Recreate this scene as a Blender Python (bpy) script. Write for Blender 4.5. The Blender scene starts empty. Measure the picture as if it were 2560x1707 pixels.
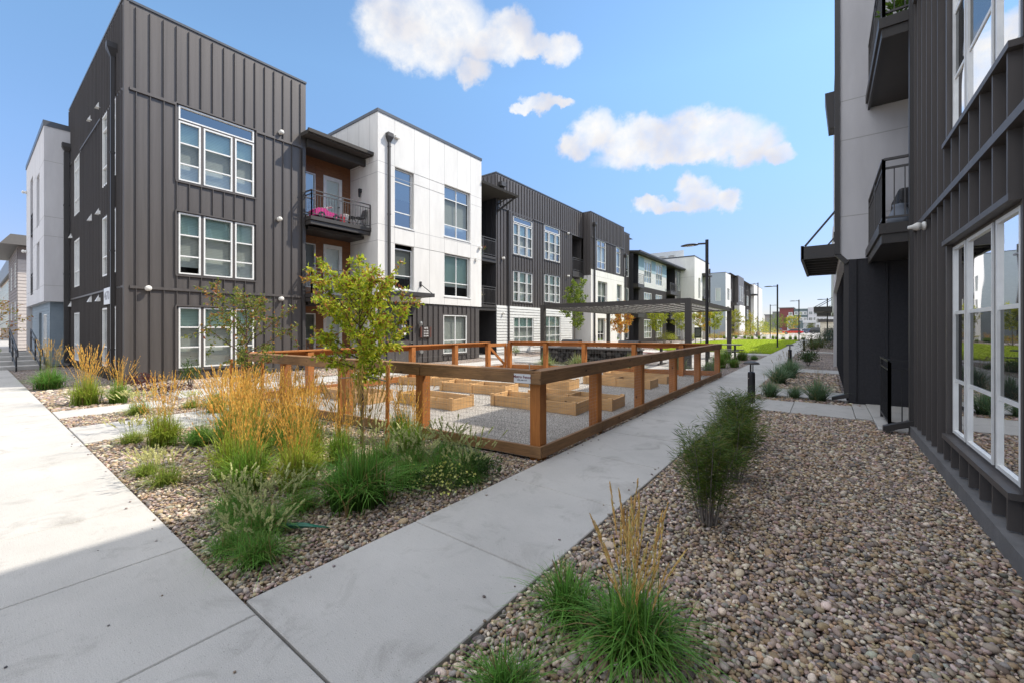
import bpy, math, random
import numpy as np
from mathutils import Vector, Matrix
R = math.radians
scene = bpy.context.scene
COL = scene.collection

# ------------------------------------------------------------------ camera
cam_d = bpy.data.cameras.new('camera')
cam = bpy.data.objects.new('camera', cam_d)
COL.objects.link(cam)
cam.location = (0, 0, 1.6)
cam.rotation_euler = (R(90), 0, R(37.165))
cam_d.sensor_width = 36.0
cam_d.lens = 14.562
cam_d.shift_y = -0.01309
cam_d.clip_start = 0.05
cam_d.clip_end = 3000
scene.camera = cam

# ------------------------------------------------------------------ sun, sky, exposure
SUN = Vector((0.53, 0.625, 1.0)).normalized()
SUN_EL = math.asin(SUN.z)
SUN_AZ = math.atan2(SUN.x, SUN.y)
sl = bpy.data.lights.new('sun', 'SUN')
sl.energy = 2.5
sl.angle = R(0.5)
sl.color = (1.0, 0.93, 0.82)
so = bpy.data.objects.new('sun', sl)
COL.objects.link(so)
so.rotation_euler = SUN.to_track_quat('Z', 'Y').to_euler()
so.location = (20, 20, 40)

world = bpy.data.worlds.new('World')
scene.world = world
world.use_nodes = True
wt = world.node_tree
wt.nodes.clear()

class NT:
    """small helper for wiring node trees"""
    def __init__(s, tree): s.t = tree
    def n(s, typ, ins=None, **kw):
        nd = s.t.nodes.new(typ)
        for k, v in kw.items(): setattr(nd, k, v)
        for k, v in (ins or {}).items():
            if hasattr(v, 'is_output'): s.t.links.new(v, nd.inputs[k])
            else: nd.inputs[k].default_value = v
        return nd
    def m(s, op, a, b=0.0, c=None, clamp=False):
        i = {0: a, 1: b}
        if c is not None: i[2] = c
        nd = s.n('ShaderNodeMath', i, operation=op)
        nd.use_clamp = clamp
        return nd.outputs[0]
    def ramp(s, fac, stops, interp='LINEAR'):
        nd = s.n('ShaderNodeValToRGB', {0: fac})
        cr = nd.color_ramp
        cr.interpolation = interp
        while len(cr.elements) < len(stops): cr.elements.new(0.5)
        for e, (p, c) in zip(cr.elements, stops):
            e.position = p
            e.color = (*c, 1) if len(c) == 3 else c
        return nd.outputs[0]
    def mix(s, fac, a, b, mode='MIX'):
        nd = s.n('ShaderNodeMix', data_type='RGBA', blend_type=mode)
        for k, v in ((0, fac), (6, a), (7, b)):
            if hasattr(v, 'is_output'): s.t.links.new(v, nd.inputs[k])
            else: nd.inputs[k].default_value = (*v, 1) if isinstance(v, tuple) and len(v) == 3 else v
        return nd.outputs[2]

w = NT(wt)
sky = w.n('ShaderNodeTexSky', sky_type='NISHITA', sun_disc=False, sun_elevation=SUN_EL,
          sun_rotation=SUN_AZ, altitude=1600, air_density=1.0, dust_density=0.6, ozone_density=2.0)
tc = w.n('ShaderNodeTexCoord')
# cumulus clouds at fixed compass bearings: (azimuth, elevation, half width, half height) in degrees
CLOUDS = [(-52.3, 34.96, 5.54, 3.27), (-46.49, 35.91, 6.28, 3.42), (-49.69, 33.8, 7.01, 2.88),
          (-37.44, 35.55, 3.43, 2.21), (-39.38, 34.23, 4.42, 1.92), (-30.56, 33.69, 2.82, 1.57),
          (-34.4, 34.1, 3.3, 1.2), (-42.57, 31.6, 2.31, 1.76), (-33.3, 28.26, 2.63, 1.02),
          (-35.62, 27.88, 1.77, 0.52), (-30.28, 28.32, 1.95, 0.63), (-25.97, 24.9, 3.26, 2.28),
          (-28.38, 23.47, 2.25, 1.64), (-19.99, 23.44, 5.85, 2.53), (-13.68, 23.25, 4.05, 2.6),
          (-10.5, 22.29, 4.65, 2.57), (-7.08, 20.82, 3.2, 1.98), (-4.46, 19.34, 1.46, 0.99),
          (-15.56, 21.33, 10.12, 1.59), (-13.77, 16.54, 1.93, 2.03), (-12.52, 15.69, 2.59, 1.57),
          (-18.89, 15.77, 2.07, 0.97), (-9.54, 15.08, 1.54, 1.36), (-14.38, 15.19, 5.62, 0.76),
          # more clouds around the rest of the sky
          (110, 18, 16, 3), (150, 30, 12, 4), (-120, 24, 13, 4),
          (-150, 15, 15, 3), (-100, 38, 9, 4), (20, 45, 8, 3)]
nrm = w.n('ShaderNodeVectorMath', {0: tc.outputs['Generated']}, operation='NORMALIZE').outputs[0]
nz1 = w.n('ShaderNodeTexNoise', {'Vector': nrm, 'Scale': 22.0, 'Detail': 6.0, 'Roughness': 0.62})
nz2 = w.n('ShaderNodeTexNoise', {'Vector': nrm, 'Scale': 9.0, 'Detail': 3.0})
off = w.n('ShaderNodeVectorMath', {0: nz1.outputs['Color'], 1: (0.5, 0.5, 0.5)}, operation='SUBTRACT').outputs[0]
off = w.n('ShaderNodeVectorMath', {0: off, 'Scale': 0.06}, operation='SCALE').outputs[0]
dv = w.n('ShaderNodeVectorMath', {0: nrm, 1: off}, operation='ADD').outputs[0]
dv = w.n('ShaderNodeVectorMath', {0: dv}, operation='NORMALIZE').outputs[0]
sp = w.n('ShaderNodeSeparateXYZ', {0: dv})
az = w.m('MULTIPLY', w.m('ARCTAN2', sp.outputs[0], sp.outputs[1]), 57.29578)
el = w.m('MULTIPLY', w.m('ARCSINE', sp.outputs[2]), 57.29578)
dens = None
for (a0, e0, ra, re) in CLOUDS:
    u = w.m('MULTIPLY', w.m('SUBTRACT', az, a0), 1.0 / ra)
    v = w.m('MULTIPLY', w.m('SUBTRACT', el, e0), 1.0 / re)
    d = w.m('SUBTRACT', 1.0, w.m('ADD', w.m('MULTIPLY', u, u), w.m('MULTIPLY', v, v)))
    dens = d if dens is None else w.m('SMOOTH_MAX', dens, d, 0.35)
# added bright cloud cover out of view, overhead and behind, to fill the shade
fill_dot = w.n('ShaderNodeVectorMath', {0: dv, 1: (0.08, -0.38, 0.92)}, operation='DOT_PRODUCT').outputs['Value']
fill_deck = w.m('ADD', w.m('SUBTRACT', fill_dot, 0.56), w.m('MULTIPLY', w.m('SUBTRACT', nz2.outputs[0], 0.42), 2.0))
dens = w.m('MAXIMUM', dens, w.m('MINIMUM', fill_deck, w.m('MULTIPLY', w.m('SUBTRACT', fill_dot, 0.46), 4.0)))
alpha = w.n('ShaderNodeMapRange', {'Value': dens, 'From Min': -0.42, 'From Max': 0.62}, interpolation_type='SMOOTHSTEP').outputs[0]
wisp = w.n('ShaderNodeMapRange', {'Value': nz1.outputs[0], 'From Min': 0.30, 'From Max': 0.62, 'To Min': 0.62}).outputs[0]
alpha = w.m('MULTIPLY', alpha, wisp, clamp=True)
ccol = w.ramp(nz2.outputs[0], [(0.36, (0.80, 0.80, 0.86)), (0.58, (1.02, 1.02, 1.02))])
skyg = w.n('ShaderNodeHueSaturation', {'Saturation': 1.0, 'Value': 1.0, 'Color': sky.outputs[0]}).outputs[0]
thin = w.ramp(w.n('ShaderNodeSeparateXYZ', {0: nrm}).outputs[2], [(0.0, (0.42, 0.38, 0.42)), (0.12, (0.56, 0.50, 0.56)), (0.3, (0.78, 0.83, 0.86)), (0.5, (0.98, 1.11, 1.06))])
skyg = w.mix(1.0, skyg, thin, 'MULTIPLY')
bg1 = w.n('ShaderNodeBackground', {'Color': skyg, 'Strength': 0.125})
bg2 = w.n('ShaderNodeBackground', {'Color': ccol, 'Strength': w.n('ShaderNodeMapRange', {'Value': fill_dot, 'From Min': 0.45, 'From Max': 0.7, 'To Min': 0.45, 'To Max': 1.05}).outputs[0]})  # clouds brightened toward the added unseen fill overhead
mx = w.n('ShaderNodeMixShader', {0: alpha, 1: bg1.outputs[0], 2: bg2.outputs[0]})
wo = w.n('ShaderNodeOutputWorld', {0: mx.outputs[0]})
scene.view_settings.view_transform = 'Standard'
scene.view_settings.look = 'None'
scene.view_settings.exposure = 1.12
scene.view_settings.gamma = 1.0
scene.cycles.max_bounces = 6
scene.cycles.diffuse_bounces = 3
scene.cycles.glossy_bounces = 3
scene.cycles.transparent_max_bounces = 12

# ------------------------------------------------------------------ mesh helpers
class MB:
    def __init__(s): s.v = []; s.f = []; s.mi = []
    def quad(s, a, b, c, d, m=0):
        i = len(s.v); s.v += [a, b, c, d]; s.f.append((i, i+1, i+2, i+3)); s.mi.append(m)
    def poly(s, pts, m=0):
        i = len(s.v); s.v += list(pts); s.f.append(tuple(range(i, i+len(pts)))); s.mi.append(m)
    def box8(s, p, m=0):
        i = len(s.v); s.v += list(p)
        for q in ((0,3,2,1),(4,5,6,7),(0,1,5,4),(1,2,6,5),(2,3,7,6),(3,0,4,7)):
            s.f.append(tuple(i+k for k in q)); s.mi.append(m)
    def box(s, x0, x1, y0, y1, z0, z1, m=0):
        s.box8([(x0,y0,z0),(x1,y0,z0),(x1,y1,z0),(x0,y1,z0),(x0,y0,z1),(x1,y0,z1),(x1,y1,z1),(x0,y1,z1)], m)
    def tbox(s, T, a0, a1, n0, n1, z0, z1, m=0):
        s.box8([T(a0,n0,z0),T(a1,n0,z0),T(a1,n1,z0),T(a0,n1,z0),T(a0,n0,z1),T(a1,n0,z1),T(a1,n1,z1),T(a0,n1,z1)], m)
    def bar(s, p, q, wd, ht, m=0):
        p, q = Vector(p), Vector(q); d = (q-p).normalized()
        up = Vector((0,0,1)) if abs(d.z) < 0.95 else Vector((0,1,0))
        x = d.cross(up).normalized(); u = x.cross(d).normalized()
        x *= wd/2; u *= ht/2
        s.box8([tuple(p-x-u),tuple(p+x-u),tuple(q+x-u),tuple(q-x-u),tuple(p-x+u),tuple(p+x+u),tuple(q+x+u),tuple(q-x+u)], m)
    def tube(s, pts, rad, sides=6, m=0, cap=True):
        pts = [Vector(p) for p in pts]
        if not hasattr(rad, '__len__'): rad = [rad]*len(pts)
        rings = []
        for k, p in enumerate(pts):
            d = (pts[min(k+1, len(pts)-1)]-pts[max(k-1, 0)]).normalized()
            up = Vector((0,0,1)) if abs(d.z) < 0.9 else Vector((1,0,0))
            x = d.cross(up).normalized(); y = d.cross(x).normalized()
            i = len(s.v)
            for j in range(sides):
                a = 2*math.pi*j/sides
                s.v.append(tuple(p+x*math.cos(a)*rad[k]+y*math.sin(a)*rad[k]))
            rings.append(i)
        for a, b in zip(rings, rings[1:]):
            for j in range(sides):
                s.f.append((a+j, a+(j+1)%sides, b+(j+1)%sides, b+j)); s.mi.append(m)
        if cap:
            s.f.append(tuple(rings[0]+j for j in range(sides))[::-1]); s.mi.append(m)
            s.f.append(tuple(rings[-1]+j for j in range(sides))); s.mi.append(m)
    def lathe(s, c, prof, sides=16, m=0):
        rings = []
        for r, z in prof:
            i = len(s.v)
            for j in range(sides):
                a = 2*math.pi*j/sides
                s.v.append((c[0]+r*math.cos(a), c[1]+r*math.sin(a), c[2]+z))
            rings.append(i)
        for a, b in zip(rings, rings[1:]):
            for j in range(sides):
                s.f.append((a+j, a+(j+1)%sides, b+(j+1)%sides, b+j)); s.mi.append(m)
        s.f.append(tuple(rings[0]+j for j in range(sides))[::-1]); s.mi.append(m)
        s.f.append(tuple(rings[-1]+j for j in range(sides))); s.mi.append(m)

ROOT = {}
def finish(name, me, mats, parent=None, smooth=False):
    for m in (mats if isinstance(mats, (list, tuple)) else [mats]): me.materials.append(m)
    if smooth:
        me.polygons.foreach_set('use_smooth', [True]*len(me.polygons))
    o = bpy.data.objects.new(name, me)
    COL.objects.link(o)
    if parent is not None: o.parent = parent
    return o
def obj(name, mb, mats, parent=None, smooth=False, bevel=0.0):
    """link the collected shapes as ONE mesh object (vertices are given in world space)"""
    off = ROOT.get(parent.name, (0,0,0)) if parent is not None else (0,0,0)
    me = bpy.data.meshes.new(name)
    me.from_pydata([(x-off[0], y-off[1], z-off[2]) for x, y, z in mb.v], [], mb.f)
    me.polygons.foreach_set('material_index', mb.mi)
    me.update()
    o = finish(name, me, mats, parent, smooth)
    if parent is not None: ROOT[o.name] = off
    if bevel:
        b = o.modifiers.new('bevel', 'BEVEL'); b.width = bevel; b.segments = 2; b.limit_method = 'ANGLE'
    return o
def npobj(name, v, f, mat, parent=None, col=None, smooth=False):
    v = np.asarray(v, dtype=np.float32).reshape(-1, 3)
    f = np.asarray(f, dtype=np.int32)
    n, k = f.shape
    me = bpy.data.meshes.new(name)
    me.vertices.add(len(v)); me.vertices.foreach_set('co', v.ravel())
    me.loops.add(n*k); me.loops.foreach_set('vertex_index', f.ravel())
    me.polygons.add(n)
    me.polygons.foreach_set('loop_start', np.arange(0, n*k, k, dtype=np.int32))
    me.polygons.foreach_set('loop_total', np.full(n, k, dtype=np.int32))
    if smooth: me.polygons.foreach_set('use_smooth', np.ones(n, dtype=bool))
    if col is not None:
        ca = me.attributes.new('Col', 'FLOAT_COLOR', 'POINT')
        c4 = np.ones((len(v), 4), dtype=np.float32); c4[:, :3] = col
        ca.data.foreach_set('color', c4.ravel())
    me.update(calc_edges=True)
    me.materials.append(mat)
    o = bpy.data.objects.new(name, me); COL.objects.link(o)
    if parent is not None: o.parent = parent; ROOT[o.name] = ROOT.get(parent.name, (0,0,0))
    return o
def tag(o, label=None, cat=None, group=None, kind=None):
    if label: o['label'] = label
    if cat: o['category'] = cat
    if group: o['group'] = group
    if kind: o['kind'] = kind
    return o
def thing(name, label, cat, loc=(0,0,0), rz=0.0, group=None):
    o = bpy.data.objects.new(name, None); COL.objects.link(o)
    o.location = loc; o.rotation_euler = (0, 0, rz); o.empty_display_size = 0.2
    ROOT[o.name] = tuple(loc)
    return tag(o, label, cat, group)
def dup(root, loc, rz=0.0, label=None, scale=None, group=None):
    def cp(o, par):
        c = o.copy(); COL.objects.link(c)
        if par is not None: c.parent = par
        for ch in list(o.children): cp(ch, c)
        return c
    r = cp(root, None)
    r.location = loc; r.rotation_euler = (0, 0, rz)
    if scale: r.scale = (scale,)*3 if not hasattr(scale, '__len__') else scale
    if label: r['label'] = label
    if group: r['group'] = group
    return r

# ------------------------------------------------------------------ materials
def mat(name, c1, c2=None, rough=0.6, scale=6.0, stretch=(1,1,1), bump=0.0, bscale=60.0, metal=0.0, detail=4.0, spec=0.5, fine=0.0):
    m = bpy.data.materials.new(name); m.use_nodes = True
    t = NT(m.node_tree); p = m.node_tree.nodes['Principled BSDF']
    p.inputs['Roughness'].default_value = rough
    p.inputs['Metallic'].default_value = metal
    p.inputs['Specular IOR Level'].default_value = spec
    tcn = t.n('ShaderNodeTexCoord')
    mp = t.n('ShaderNodeMapping', {'Vector': tcn.outputs['Object'], 'Scale': stretch}).outputs[0]
    if c2 is None: c2 = tuple(c*0.88 for c in c1)
    nz = t.n('ShaderNodeTexNoise', {'Vector': mp, 'Scale': scale, 'Detail': detail, 'Roughness': 0.6}).outputs[0]
    col = t.ramp(nz, [(0.32, c2), (0.68, c1)])
    if fine:
        n3 = t.n('ShaderNodeTexNoise', {'Vector': tcn.outputs['Object'], 'Scale': bscale, 'Detail': 3.0}).outputs[0]
        col = t.mix(1.0, col, t.ramp(n3, [(0.3, (1-fine,)*3), (0.7, (1+fine*0.4,)*3)]), 'MULTIPLY')
    m.node_tree.links.new(col, p.inputs['Base Color'])
    if bump:
        n2 = t.n('ShaderNodeTexNoise', {'Vector': mp, 'Scale': bscale, 'Detail': 4.0}).outputs[0]
        b = t.n('ShaderNodeBump', {'Height': n2, 'Strength': bump, 'Distance': 0.01}).outputs[0]
        m.node_tree.links.new(b, p.inputs['Normal'])
    return m
def foliage_mat(name, trans=0.35, rough=0.55):
    m = bpy.data.materials.new(name); m.use_nodes = True
    nt = m.node_tree; nt.nodes.clear(); t = NT(nt)
    a = t.n('ShaderNodeAttribute', attribute_name='Col').outputs['Color']
    p = t.n('ShaderNodeBsdfPrincipled', {'Base Color': a, 'Roughness': rough})
    p.inputs['Specular IOR Level'].default_value = 0.35
    tr = t.n('ShaderNodeBsdfTranslucent', {'Color': a})
    mxs = t.n('ShaderNodeMixShader', {0: trans, 1: p.outputs[0], 2: tr.outputs[0]})
    t.n('ShaderNodeOutputMaterial', {0: mxs.outputs[0]})
    return m
def attr_mat(name, rough=0.7, spec=0.3):
    m = bpy.data.materials.new(name); m.use_nodes = True
    t = NT(m.node_tree); p = m.node_tree.nodes['Principled BSDF']
    a = t.n('ShaderNodeAttribute', attribute_name='Col').outputs['Color']
    tcn = t.n('ShaderNodeTexCoord')
    nz = t.n('ShaderNodeTexNoise', {'Vector': tcn.outputs['Object'], 'Scale': 140.0, 'Detail': 3.0}).outputs[0]
    c = t.mix(1.0, a, t.ramp(nz, [(0.25, (0.72,)*3), (0.75, (1.15,)*3)]), 'MULTIPLY')
    m.node_tree.links.new(c, p.inputs['Base Color'])
    p.inputs['Roughness'].default_value = rough
    p.inputs['Specular IOR Level'].default_value = spec
    return m
def glass_mat(name, tint, base=0.12, k=0.75, grey=0.0):
    m = bpy.data.materials.new(name); m.use_nodes = True
    nt = m.node_tree; nt.nodes.clear(); t = NT(nt)
    tr = t.n('ShaderNodeBsdfTransparent', {'Color': (*tint, 1)}).outputs[0]
    if grey:
        df = t.n('ShaderNodeBsdfDiffuse', {'Color': (0.07, 0.075, 0.075, 1)}).outputs[0]
        tr = t.n('ShaderNodeMixShader', {0: grey, 1: tr, 2: df}).outputs[0]
    tcn = t.n('ShaderNodeTexCoord')
    nz = t.n('ShaderNodeTexNoise', {'Vector': tcn.outputs['Object'], 'Scale': 1.3, 'Detail': 1.0}).outputs[0]
    bp = t.n('ShaderNodeBump', {'Height': nz, 'Strength': 0.05, 'Distance': 0.05}).outputs[0]
    gl = t.n('ShaderNodeBsdfGlossy', {'Color': (1, 1, 1, 1), 'Roughness': 0.01, 'Normal': bp}).outputs[0]
    fr = t.n('ShaderNodeFresnel', {'IOR': 1.5}).outputs[0]
    f = t.m('ADD', t.m('MULTIPLY', fr, k), base, clamp=True)
    mxs = t.n('ShaderNodeMixShader', {0: f, 1: tr, 2: gl})
    t.n('ShaderNodeOutputMaterial', {0: mxs.outputs[0]})
    return m
def blind_mat(name, c, period=0.05):
    m = bpy.data.materials.new(name); m.use_nodes = True
    t = NT(m.node_tree); p = m.node_tree.nodes['Principled BSDF']
    tcn = t.n('ShaderNodeTexCoord')
    sp_ = t.n('ShaderNodeSeparateXYZ', {0: tcn.outputs['Object']})
    fr = t.m('FRACT', t.m('MULTIPLY', sp_.outputs[2], 1.0/period))
    col = t.ramp(fr, [(0.0, tuple(x*0.45 for x in c)), (0.16, c), (0.9, c), (1.0, tuple(x*0.7 for x in c))])
    m.node_tree.links.new(col, p.inputs['Base Color'])
    p.inputs['Roughness'].default_value = 0.6
    return m
def wood_mat(name, axis, c1, c2, knot=True):
    st = [14, 14, 14]; st[axis] = 1.0
    m = bpy.data.materials.new(name); m.use_nodes = True
    t = NT(m.node_tree); p = m.node_tree.nodes['Principled BSDF']
    tcn = t.n('ShaderNodeTexCoord')
    mp = t.n('ShaderNodeMapping', {'Vector': tcn.outputs['Object'], 'Scale': tuple(st)}).outputs[0]
    nz = t.n('ShaderNodeTexNoise', {'Vector': mp, 'Scale': 3.0, 'Detail': 6.0, 'Roughness': 0.65, 'Distortion': 0.6}).outputs[0]
    col = t.ramp(nz, [(0.28, c2), (0.5, tuple((a+b)/2 for a, b in zip(c1, c2))), (0.72, c1)])
    big = t.n('ShaderNodeTexNoise', {'Vector': tcn.outputs['Object'], 'Scale': 1.7, 'Detail': 2.0}).outputs[0]
    col = t.mix(1.0, col, t.ramp(big, [(0.3, (0.72, 0.72, 0.74)), (0.7, (1.12, 1.1, 1.08))]), 'MULTIPLY')
    if knot:
        st2 = [1, 1, 1]; st2[axis] = 0.5
        mp2 = t.n('ShaderNodeMapping', {'Vector': tcn.outputs['Object'], 'Scale': tuple(st2)}).outputs[0]
        vo = t.n('ShaderNodeTexVoronoi', {'Vector': mp2, 'Scale': 6.5}).outputs['Distance']
        col = t.mix(1.0, col, t.ramp(vo, [(0.05, (0.22, 0.17, 0.15)), (0.14, (1, 1, 1))]), 'MULTIPLY')
    m.node_tree.links.new(col, p.inputs['Base Color'])
    p.inputs['Roughness'].default_value = 0.75
    b = t.n('ShaderNodeBump', {'Height': nz, 'Strength': 0.35, 'Distance': 0.004}).outputs[0]
    m.node_tree.links.new(b, p.inputs['Normal'])
    return m

M = {}
M['dark'] = mat('dark_steel_panel', (0.122, 0.110, 0.105), (0.098, 0.088, 0.084), rough=0.5, scale=2.5, stretch=(3, 3, 0.12), bump=0.08, bscale=8, metal=0.35)
M['dark2'] = mat('dark_trim_metal', (0.050, 0.046, 0.045), rough=0.5)
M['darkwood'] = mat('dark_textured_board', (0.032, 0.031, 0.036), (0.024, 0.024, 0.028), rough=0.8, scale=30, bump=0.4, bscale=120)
M['stucco'] = mat('white_stucco', (0.78, 0.765, 0.73), (0.69, 0.675, 0.645), rough=0.85, scale=1.6, stretch=(1.6, 1.6, 0.35), bump=0.25, bscale=160)
M['greystucco'] = mat('pale_grey_stucco', (0.62, 0.61, 0.62), (0.54, 0.53, 0.54), rough=0.85, scale=1.5, stretch=(1.6, 1.6, 0.35), bump=0.25, bscale=160)
M['joint'] = mat('reveal_joint', (0.42, 0.41, 0.40), rough=0.8)
M['white'] = mat('white_vinyl', (0.82, 0.82, 0.80), rough=0.4)
M['whiteside'] = mat('white_lap_siding', (0.62, 0.62, 0.60), (0.56, 0.56, 0.54), rough=0.6, scale=3)
M['greyside'] = mat('warm_grey_lap_siding', (0.20, 0.19, 0.18), rough=0.65, scale=3)
M['blueside'] = mat('slate_blue_lap_siding', (0.23, 0.28, 0.32), (0.20, 0.25, 0.29), rough=0.65, scale=3)
M['bluegrey'] = mat('blue_grey_stucco', (0.33, 0.38, 0.42), (0.30, 0.35, 0.39), rough=0.8)
M['paleblue'] = mat('pale_blue_panel', (0.30, 0.42, 0.48), rough=0.7)
M['brown'] = mat('brown_board_siding', (0.27, 0.115, 0.045), (0.17, 0.072, 0.03), rough=0.6, scale=3.0, stretch=(2, 2, 14), bump=0.2, bscale=5)
M['soffit'] = mat('dark_soffit', (0.055, 0.049, 0.043), (0.045, 0.040, 0.036), rough=0.8, scale=20, bump=0.2)
M['roof'] = mat('roof_membrane', (0.25, 0.25, 0.25), rough=0.9)
M['cap'] = mat('parapet_cap_metal', (0.10, 0.105, 0.115), rough=0.35, metal=0.3)
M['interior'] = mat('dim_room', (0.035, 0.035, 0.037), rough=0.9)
M['glass'] = glass_mat('window_glass', (0.93, 0.98, 0.97), 0.08, 0.8)
M['tealglass'] = glass_mat('teal_window_glass', (0.80, 0.96, 0.93), 0.10, 0.8)
M['screen'] = glass_mat('screened_glass', (0.85, 0.88, 0.85), 0.02, 0.35, grey=0.35)
M['skyglass'] = glass_mat('bare_window_glass', (0.55, 0.65, 0.70), 0.22, 0.8)
M['blind'] = blind_mat('white_blinds', (0.80, 0.83, 0.80))
M['greyblind'] = blind_mat('grey_blinds', (0.42, 0.44, 0.42))
M['rail'] = mat('railing_metal', (0.085, 0.080, 0.078), rough=0.45)
M['black'] = mat('black_metal', (0.018, 0.018, 0.02), rough=0.45)
M['bronze'] = mat('bronze_metal', (0.048, 0.043, 0.040), rough=0.5)
def concrete_mat():
    m = mat('broom_concrete', (0.535, 0.515, 0.485), (0.44, 0.425, 0.40), rough=0.9, scale=0.9, bump=0.4, bscale=170, detail=9, fine=0.16)
    t = NT(m.node_tree); p = m.node_tree.nodes['Principled BSDF']
    base = p.inputs['Base Color'].links[0].from_socket
    tcn = t.n('ShaderNodeTexCoord').outputs['Object']
    mp = t.n('ShaderNodeMapping', {'Vector': tcn, 'Scale': (4.0, 90.0, 1.0)}).outputs[0]
    streak = t.n('ShaderNodeTexNoise', {'Vector': mp, 'Scale': 2.0, 'Detail': 4.0}).outputs[0]
    base = t.mix(1.0, base, t.ramp(streak, [(0.3, (0.95, 0.95, 0.95)), (0.7, (1.03, 1.03, 1.03))]), 'MULTIPLY')
    st = t.n('ShaderNodeTexNoise', {'Vector': tcn, 'Scale': 2.3, 'Detail': 8.0, 'Roughness': 0.7, 'Distortion': 0.8}).outputs[0]
    base = t.mix(1.0, base, t.ramp(st, [(0.30, (0.74, 0.73, 0.72)), (0.46, (1.0, 1.0, 1.0))]), 'MULTIPLY')
    pit = t.n('ShaderNodeTexVoronoi', {'Vector': tcn, 'Scale': 34.0}).outputs['Distance']
    base = t.mix(1.0, base, t.ramp(pit, [(0.07, (0.66, 0.65, 0.63)), (0.13, (1, 1, 1))]), 'MULTIPLY')
    m.node_tree.links.new(base, p.inputs['Base Color'])
    return m
M['concrete'] = concrete_mat()
M['footing'] = mat('concrete_footing', (0.17, 0.165, 0.165), (0.12, 0.118, 0.118), rough=0.9, scale=4, bump=0.3)
M['lampwhite'] = mat('white_plastic', (0.75, 0.73, 0.68), rough=0.35)
M['grass'] = foliage_mat('grass_blades')
M['leaf'] = foliage_mat('tree_leaves', 0.48, 0.4)
M['plume'] = foliage_mat('seed_heads', 0.3, 0.8)
M['bark'] = mat('reddish_bark', (0.14, 0.075, 0.055), (0.07, 0.04, 0.032), rough=0.85, scale=25, stretch=(1,1,0.3), bump=0.5, bscale=60)
M['greybark'] = mat('grey_bark', (0.22, 0.19, 0.16), (0.13, 0.11, 0.10), rough=0.9, scale=25, bump=0.5)
for ax, nm in enumerate('xyz'):
    M['cedar'+nm] = wood_mat('stained_cedar_'+nm, ax, (0.52, 0.20, 0.045), (0.34, 0.115, 0.025))
    M['rail'+nm] = wood_mat('brown_cedar_'+nm, ax, (0.34, 0.185, 0.080), (0.17, 0.092, 0.040))  # duller, browner cedar for the front and path side rails
    M['pine'+nm] = wood_mat('planter_cedar_'+nm, ax, (0.68, 0.43, 0.20), (0.54, 0.31, 0.13))
M['wire'] = mat('galvanised_wire', (0.30, 0.30, 0.29), rough=0.5, metal=0.4)

# ------------------------------------------------------------------ ground, paths, lawn
def gravel_ground_mat(name, cols, scale, bump=1.0):
    m = bpy.data.materials.new(name); m.use_nodes = True
    t = NT(m.node_tree); p = m.node_tree.nodes['Principled BSDF']
    tcn = t.n('ShaderNodeTexCoord')
    nzo = t.n('ShaderNodeTexNoise', {'Vector': tcn.outputs['Object'], 'Scale': scale*0.5}).outputs['Color']
    v1 = t.n('ShaderNodeVectorMath', {0: nzo, 'Scale': 0.35/scale}, operation='SCALE').outputs[0]
    v2 = t.n('ShaderNodeVectorMath', {0: tcn.outputs['Object'], 1: v1}, operation='ADD').outputs[0]
    vo = t.n('ShaderNodeTexVoronoi', {'Vector': v2, 'Scale': scale})
    s_ = t.n('ShaderNodeSeparateColor', {0: vo.outputs['Color']})
    n = len(cols)
    col = t.ramp(s_.outputs[0], [((i+0.5)/n, c) for i, c in enumerate(cols)], 'CONSTANT')
    edge = t.ramp(vo.outputs['Distance'], [(0.45, (1, 1, 1)), (0.75, (0.16, 0.14, 0.13))])
    col = t.mix(1.0, col, edge, 'MULTIPLY')
    big = t.n('ShaderNodeTexNoise', {'Vector': tcn.outputs['Object'], 'Scale': 0.8, 'Detail': 5.0}).outputs[0]
    col = t.mix(1.0, col, t.ramp(big, [(0.3, (0.82, 0.81, 0.80)), (0.7, (1.1, 1.1, 1.1))]), 'MULTIPLY')
    m.node_tree.links.new(col, p.inputs['Base Color'])
    p.inputs['Roughness'].default_value = 0.9
    p.inputs['Specular IOR Level'].default_value = 0.2
    h = t.m('SUBTRACT', 1.0, vo.outputs['Distance'])
    b = t.n('ShaderNodeBump', {'Height': h, 'Strength': bump, 'Distance': 0.6/scale}).outputs[0]
    m.node_tree.links.new(b, p.inputs['Normal'])
    return m
PEB = [(0.34,0.265,0.19),(0.42,0.34,0.25),(0.23,0.19,0.175),(0.50,0.44,0.38),(0.37,0.28,0.265),(0.17,0.16,0.165),(0.62,0.57,0.53),(0.30,0.25,0.245),(0.38,0.29,0.21),(0.45,0.38,0.385),(0.33,0.315,0.32)]
M['gravel'] = gravel_ground_mat('river_gravel', PEB, 24.0)
M['crushed'] = gravel_ground_mat('crushed_grey_gravel', [(0.52,0.485,0.44),(0.42,0.39,0.35),(0.58,0.55,0.50),(0.33,0.31,0.28),(0.48,0.445,0.40)], 75.0)
M['asphalt'] = mat('pale_roadway', (0.40, 0.38, 0.35), (0.33, 0.315, 0.30), rough=0.95, scale=0.3, bump=0.2)
M['dry'] = mat('dry_grass_field', (0.52, 0.32, 0.10), (0.42, 0.27, 0.09), rough=1.0, scale=1.0)
M['turf'] = mat('mown_turf', (0.31, 0.39, 0.03), (0.24, 0.33, 0.025), rough=1.0, scale=1.2, bump=0.8, bscale=40, spec=0.1)
M['sealant'] = mat('joint_sealant', (0.10, 0.095, 0.09), rough=0.9)

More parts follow.
